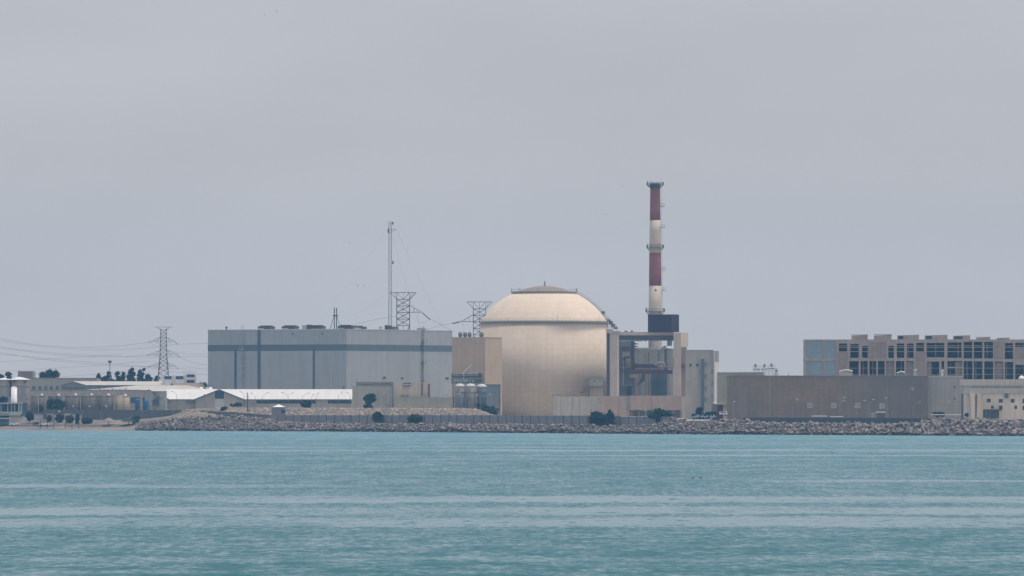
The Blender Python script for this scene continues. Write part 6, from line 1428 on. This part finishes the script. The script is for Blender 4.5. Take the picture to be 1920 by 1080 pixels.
# thatched parasols
for px, w, yt, m, lab in ((204, 13, 783, 'thatch', 'pale thatched parasol on the beach by the rounded grey bush'), (241, 14.5, 782.5, 'thatchdark', 'dark conical thatched parasol on the beach before the green bush')):
    q = shore_pt(px, 34); z0 = G(q.x, q.y); rr = w * A * q.y; zt = Z(yt, q.y); ze = Z(790, q.y); r = thing('thatched_parasol', lab, 'parasol', (q.x, q.y, z0), 'thatched parasols')
    b = MB(); b.lathe([(.01, ze + .25), (rr, ze - .1), (rr * .97, ze + .1), (rr * .5, ze + (zt - ze) * .62), (.12, zt)], q.x, q.y, 16); b.build('thatch_roof', m, r)
    b = MB(); b.tube((q.x, q.y, z0 - .2), (q.x, q.y, zt - .2), .13, 6)
    for k in range(4): b.tube((q.x, q.y, ze - .6), (q.x + rr * .8 * math.cos(k * 1.57), q.y + rr * .8 * math.sin(k * 1.57), ze), .06, 4)
    b.build('pole', 'bark', r)
    b = MB(); b.lathe([(.7, z0 + .5), (.7, z0 + .6)], q.x + 1.2, q.y - .5, 10); b.tube((q.x + 1.2, q.y - .5, z0), (q.x + 1.2, q.y - .5, z0 + .5), .1, 5); b.build('table', 'paleface', r)
# cars
def car(px, d, label, m):
    q = shore_pt(px, d); z0 = G(q.x, q.y) + .26; r = thing('parked_car', label, 'car', (q.x, q.y, z0), 'cars parked by the beach pavilion'); L = 2.35; y0, y1 = q.y - .85, q.y + .85
    pr = [(-L, .35), (-L, .78), (-L + .1, .92), (-1.35, .98), (1.15, .95), (2.15, .82), (L, .6), (L, .32)]
    b = MB(); b.prism([(q.x + a_, y0, z0 + z_) for a_, z_ in pr], [(q.x + a_, y1, z0 + z_) for a_, z_ in pr]); b.build('body', m, r)
    cb = [(-1.75, .98), (-1.05, 1.42), (.35, 1.45), (1.3, .96)]
    b = MB(); b.prism([(q.x + a_, y0 + .14, z0 + z_) for a_, z_ in cb], [(q.x + a_, y1 - .14, z0 + z_) for a_, z_ in cb]); b.build('roof', m, r)
    for pr2 in ([(-1.45, 1.02), (-1.0, 1.36), (-.3, 1.38), (-.3, 1.02)], [(-.2, 1.02), (-.2, 1.38), (.3, 1.39), (1.05, 1.02)]):
        b = MB(); b.prism([(q.x + a_, y0 + .115, z0 + z_) for a_, z_ in pr2], [(q.x + a_, y0 + .2, z0 + z_) for a_, z_ in pr2]); b.build('window', 'shadeglass', r)
    for wx in (-1.45, 1.4):
        for wy in (y0 + .1, y1 - .1):
            b = MB(); b.tube((q.x + wx, wy - .12, z0 + .33), (q.x + wx, wy + .12, z0 + .33), .33, 14); w = b.build('wheel', 'rubber', r)
            b = MB(); b.tube((q.x + wx, wy - .14, z0 + .33), (q.x + wx, wy - .1, z0 + .33), .19, 10); b.build('rim', 'palesteel', w)
    for wx in (-L + .02, L - .02): b = MB(); b.box(q.x + wx - .06, q.x + wx + .06, y0 + .1, y0 + .45, z0 + .62, z0 + .78); b.build('lamp', 'palesteel', r)
car(27.5, 31, 'white sedan parked side on before the pavilion', 'carwhite')
car(70, 33, 'dark sedan parked behind the beach posts', 'carblack')
car(83, 31, 'white sedan half hidden behind the beach posts', 'carwhite')
# lettered sign on the rock crest
q = shore_pt(1320, 15); Ysn = q.y; F = Face(1320, Ysn); root = thing('lettered_sign', 'long dark sign with white Persian lettering standing above the rocks', 'sign', F.p(1320, 788))
b = MB(); F.box(b, 1296.5, 1333, 775.6, 785.8, -.25, 0); F.box(b, 1333, 1343.5, 778.3, 785.4, -.25, 0); sb_ = b.build('board', 'signboard', root)
for px in (1300, 1320, 1340):
    b = MB(); t_ = F.p(px, 785, -.3); b.tube(t_, (t_.x, t_.y, G(t_.x, t_.y) - .2), .12, 5); b.build('post', 'steel', root)
txt = bpy.data.curves.new('lettering', 'FONT'); txt.align_x = 'CENTER'; txt.extrude = .05; txt.offset = .03
txt.body = ("\ufea7\ufee0\ufbff\ufe9e \ufeeb\ufee4\ufbff\ufeb8\ufeea \ufed3\ufe8e\ufead\ufeb1")[::-1]
to = bpy.data.objects.new('lettering_source', txt); COL.objects.link(to)
tm = bpy.data.meshes.new_from_object(to.evaluated_get(bpy.context.evaluated_depsgraph_get())); bpy.data.objects.remove(to)
cs = np.array([v_.co[:] for v_ in tm.vertices]); wd = 45.5 * A * Ysn; k = wd / (cs[:, 0].max() - cs[:, 0].min()); ht = 8.6 * A * Ysn / (cs[:, 1].max() - cs[:, 1].min())
ctr = F.p(1319.5, 781, .1)
for v_ in tm.vertices:
    x_, y_, z_ = v_.co; v_.co = ((x_ - (cs[:, 0].max() + cs[:, 0].min()) / 2) * k, -z_, (y_ - (cs[:, 1].max() + cs[:, 1].min()) / 2) * ht)
tm.materials.clear(); tm.materials.append(M['letters']); lo_ = bpy.data.objects.new('lettering', tm); COL.objects.link(lo_); lo_.parent = root; lo_.location = ctr - Vector(root.location)
# canopy shelter, barriers and the like before the tiled hall
F = Face(1652, 2930); root = thing('canopy_shelter', 'small shelter with a bright flat canopy before the tiled hall', 'shelter', F.p(1652, None, 0, 5.6))
b = MB(); F.box(b, 1643, 1660.5, 771.8, 773.6, -4, .3); b.build('canopy', 'paleface', root)
b = MB(); F.box(b, 1645, 1658.5, 774.6, None, -3.5, -.5, z0=5.0); b.build('cabin_wall', 'auxpanel', root)
b = MB()
for px in (1644, 1659.5): b.tube(F.p(px, 773.6, 0), F.p(px, None, 0, 5.), .12)
b.build('post', 'steel', root)
F = Face(1639, 2932); root = thing('small_hut', 'little yellowish hut beside the canopy shelter', 'hut', F.p(1639, None, 0, 5.6))
b = MB(); F.box(b, 1634.5, 1642.3, 775.5, None, -3, 0, z0=5); b.build('wall', 'olive', root)
b = MB(); F.box(b, 1633.8, 1642.8, 774.2, 775.4, -3.2, .3); b.build('roof', 'gantryhead', root)
for x0, x1, y0, lab in ((1522, 1551, 779.2, 'longer pale barrier lying on the blue wall line before the tiled hall'), (1556, 1581, 780.2, 'shorter pale barrier further along before the tiled hall'), (1745, 1802, 776.6, 'long pale guard barrier before the stained block')):
    F = Face(x0, 2900); r = thing('barrier', lab, 'barrier', F.p((x0 + x1) / 2, None, 0, 5)); b = MB(); F.box(b, x0, x1, y0, y0 + 1.7, -.3, 0); b.build('beam', 'paleface', r); b = MB()
    for k in range(5): px = x0 + 1 + (x1 - x0 - 2) * k / 4; F.box(b, px - .3, px + .3, y0 + 1.75, None, -.25, -.05, z0=4)
    b.build('post', 'steel', r)
F = Face(1908, shore_pt(1908, 27).y); r = thing('dark_container', 'dark open bin against the blue wall at the picture edge', 'bin', F.p(1908, 794))
b = MB(); F.box(b, 1898, 1917, 787, 794, -2, 0); b.build('tub', 'auxpanel', r); b = MB(); F.box(b, 1897.5, 1917.5, 786.2, 786.9, -2.1, .12); b.build('rim', 'darksteel', r)
F = Face(1358, 3000); r = thing('site_trailer', 'pale low trailer parked by the gate next to the sign', 'trailer', F.p(1358, None, 0, 5.2))
b = MB(); F.box(b, 1349, 1363.5, 772, 777, -3, 0); b.build('body', 'paleface', r); b = MB(); F.box(b, 1351, 1361, 773, 774.6, .01, .08); b.build('window', 'shadeglass', r)
b = MB()
for px in (1352, 1360): c_ = F.p(px, 778.2, -.2); b.tube(c_, c_ + Vector((0, .4, 0)), .42, 10)
b.build('wheel', 'rubber', r); F.c
# birds
def bird(px, py, Y, label, roll, swim=False):
    c = Vector((X(px, Y), Y, Z(py, Y))) if not swim else Vector((X(px, Y), Y, .12)); b = MB(); s = 1.
    Rm = Matrix.Rotation(roll, 3, 'Y'); 
    def w_(x, y, z): return c + Rm @ Vector((x, y, z)) * (1. if swim else .72)
    n = 8; prof = [(-.34, .01), (-.26, .05), (-.12, .1), (.06, .11), (.2, .07), (.28, .06), (.36, .01)]; k0 = len(b.v)
    for x_, r_ in prof:
        for i_ in range(n): a_ = 2 * PI * i_ / n; b.v.append(tuple(w_(x_, r_ * math.cos(a_), r_ * math.sin(a_) + (.05 if x_ > .15 else 0) * (2 if swim else 1))))
    for j in range(len(prof) - 1):
        for i_ in range(n): i2 = (i_ + 1) % n; b.f.append((k0 + j * n + i_, k0 + j * n + i2, k0 + (j + 1) * n + i2, k0 + (j + 1) * n + i_))
    if not swim:
        for sg in (-1, 1):
            q = [(.12, sg * .08, .04), (-.12, sg * .08, .04), (-.14, sg * .4, .2), (-.22, sg * .8, .1), (-.02, sg * .78, .12), (.12, sg * .42, .22)]
            b.prism([w_(*p_) for p_ in q], [w_(p_[0], p_[1], p_[2] - .04) for p_ in q])
    o = b.build('bird', 'bird'); o['label'] = label; o['category'] = 'bird'; o['group'] = 'birds over the bay' if not swim else 'birds on the water'
    for v_ in o.data.vertices: v_.co -= c
    o.location = c
bird(670.5, 534.5, 2400, 'dark bird flying beside another above the grey hall, steeply tilted', 1.2)
bird(681.5, 536.5, 2380, 'dark bird flying just behind its companion above the grey hall', .8)
bird(655.5, 455, 2400, 'tiny dark bird alone in the sky before the tall mast', .4)
bird(1135, 402, 2400, 'tiny dark bird in the sky between dome and striped stack', .3)
bird(1166, 349, 2400, 'tiny dark bird in the sky level with the stack top', .6)
bird(518, 21, 2400, 'tiny dark bird at the very top of the sky', .2); bird(496, 28, 2400, 'tiny dark bird a little below the one at the very top of the sky', .5)
bird(1314, 897, 1337, 'dark bird afloat on the open water, the larger speck', 0, True); bird(1299, 898, 1330, 'dark bird afloat on the open water, the smaller speck', 0, True)

# ================================================================== AIR, LIGHT, CAMERA
hz_ = MB(); hz_.box(-2700, 2700, -320, 5300, -7.5, 134); ho = hz_.build('haze', bpy.data.materials.new('air')); ho['kind'] = 'stuff'
am = ho.data.materials[0]; am.use_nodes = True; nt = am.node_tree; nt.nodes.clear()
out = nt.nodes.new('ShaderNodeOutputMaterial'); pv = nt.nodes.new('ShaderNodeVolumePrincipled'); pv.inputs['Density'].default_value = HAZE
pv.inputs['Color'].default_value = (*HAZEC, 1); nt.links.new(pv.outputs[0], out.inputs['Volume'])
EL, AZ = math.radians(SUN_EL), math.radians(SUN_AZ)        # azimuth clockwise from the view direction
sd = Vector((math.cos(EL) * math.sin(AZ), math.cos(EL) * math.cos(AZ), math.sin(EL)))
sl = bpy.data.lights.new('sun', 'SUN'); sl.energy = SUN_E; sl.angle = math.radians(SUN_ANG); sl.color = (1, .88, .73)
so = bpy.data.objects.new('sun', sl); COL.objects.link(so); so.rotation_euler = (-sd).to_track_quat('-Z', 'Y').to_euler(); so.location = (0, 0, 400)
w = bpy.data.worlds.new('World'); sc.world = w; w.use_nodes = True; nt = w.node_tree; L = nt.links
bg = nt.nodes['Background']; sk = nt.nodes.new('ShaderNodeTexSky'); sk.sky_type = 'NISHITA'; sk.sun_disc = False; sk.sun_elevation = EL; sk.sun_rotation = AZ
sk.air_density = 1.; sk.dust_density = 4.; sk.ozone_density = 1.
hs = nt.nodes.new('ShaderNodeHueSaturation'); hs.inputs['Saturation'].default_value = .35; L.new(sk.outputs[0], hs.inputs['Color'])
mx = nt.nodes.new('ShaderNodeMix'); mx.data_type = 'RGBA'; mx.inputs[0].default_value = OVER; mx.inputs[7].default_value = (*SKYC, 1); L.new(hs.outputs[0], mx.inputs[6])
tc = nt.nodes.new('ShaderNodeTexCoord'); mp = nt.nodes.new('ShaderNodeMapping'); mp.inputs['Scale'].default_value = (11, 11, 34); L.new(tc.outputs['Generated'], mp.inputs[0])
nz = nt.nodes.new('ShaderNodeTexNoise'); nz.inputs['Scale'].default_value = 1.; nz.inputs['Detail'].default_value = 4.; L.new(mp.outputs[0], nz.inputs['Vector'])
mr = nt.nodes.new('ShaderNodeMapRange'); mr.inputs[1].default_value = .3; mr.inputs[2].default_value = .7; mr.inputs[3].default_value = .945; mr.inputs[4].default_value = 1.055; L.new(nz.outputs['Fac'], mr.inputs[0])
vs_ = nt.nodes.new('ShaderNodeVectorMath'); vs_.operation = 'SCALE'; L.new(mx.outputs[2], vs_.inputs[0]); L.new(mr.outputs[0], vs_.inputs['Scale'])
sx3 = nt.nodes.new('ShaderNodeSeparateXYZ'); L.new(tc.outputs['Generated'], sx3.inputs[0])
hm = nt.nodes.new('ShaderNodeMapRange'); hm.inputs[1].default_value = .0; hm.inputs[2].default_value = .055; hm.inputs[3].default_value = 1.; hm.inputs[4].default_value = 0.; hm.clamp = True; L.new(sx3.outputs[2], hm.inputs[0])
hx = nt.nodes.new('ShaderNodeMix'); hx.data_type = 'RGBA'; L.new(hm.outputs[0], hx.inputs[0]); hx.inputs[6].default_value = (1, 1, 1, 1); hx.inputs[7].default_value = (1.25, 1.18, 1.10, 1)
zm = nt.nodes.new('ShaderNodeMapRange'); zm.inputs[1].default_value = .12; zm.inputs[2].default_value = 1.; zm.inputs[3].default_value = 1.; zm.inputs[4].default_value = 1.5; L.new(sx3.outputs[2], zm.inputs[0])
zs_ = nt.nodes.new('ShaderNodeVectorMath'); zs_.operation = 'SCALE'; L.new(vs_.outputs[0], zs_.inputs[0]); L.new(zm.outputs[0], zs_.inputs['Scale'])
vm2 = nt.nodes.new('ShaderNodeVectorMath'); vm2.operation = 'MULTIPLY'; L.new(zs_.outputs[0], vm2.inputs[0]); L.new(hx.outputs[2], vm2.inputs[1]); L.new(vm2.outputs[0], bg.inputs['Color']); bg.inputs['Strength'].default_value = SKY_S
cd = bpy.data.cameras.new('camera'); co = bpy.data.objects.new('camera', cd); COL.objects.link(co); sc.camera = co
cd.sensor_width = 36; cd.lens = 36 / (1920 * A); cd.clip_start = 1; cd.clip_end = 20000
co.location = (0, 0, HC); co.rotation_euler = (math.radians(90) + math.atan((HY - 540) * A), 0, 0)
sc.view_settings.view_transform = 'Standard'; sc.view_settings.look = 'None'; sc.view_settings.exposure = EXPO; sc.view_settings.gamma = 1
sc.render.engine = 'CYCLES'; cy_ = sc.cycles; cy_.use_denoising = True; cy_.max_bounces = 6; cy_.diffuse_bounces = 3; cy_.glossy_bounces = 3; cy_.volume_bounces = 1; cy_.use_adaptive_sampling = False
try: cy_.denoiser = 'OPENIMAGEDENOISE'
except Exception: pass
for o in bpy.data.objects:
    if '_o' in o.keys(): del o['_o']
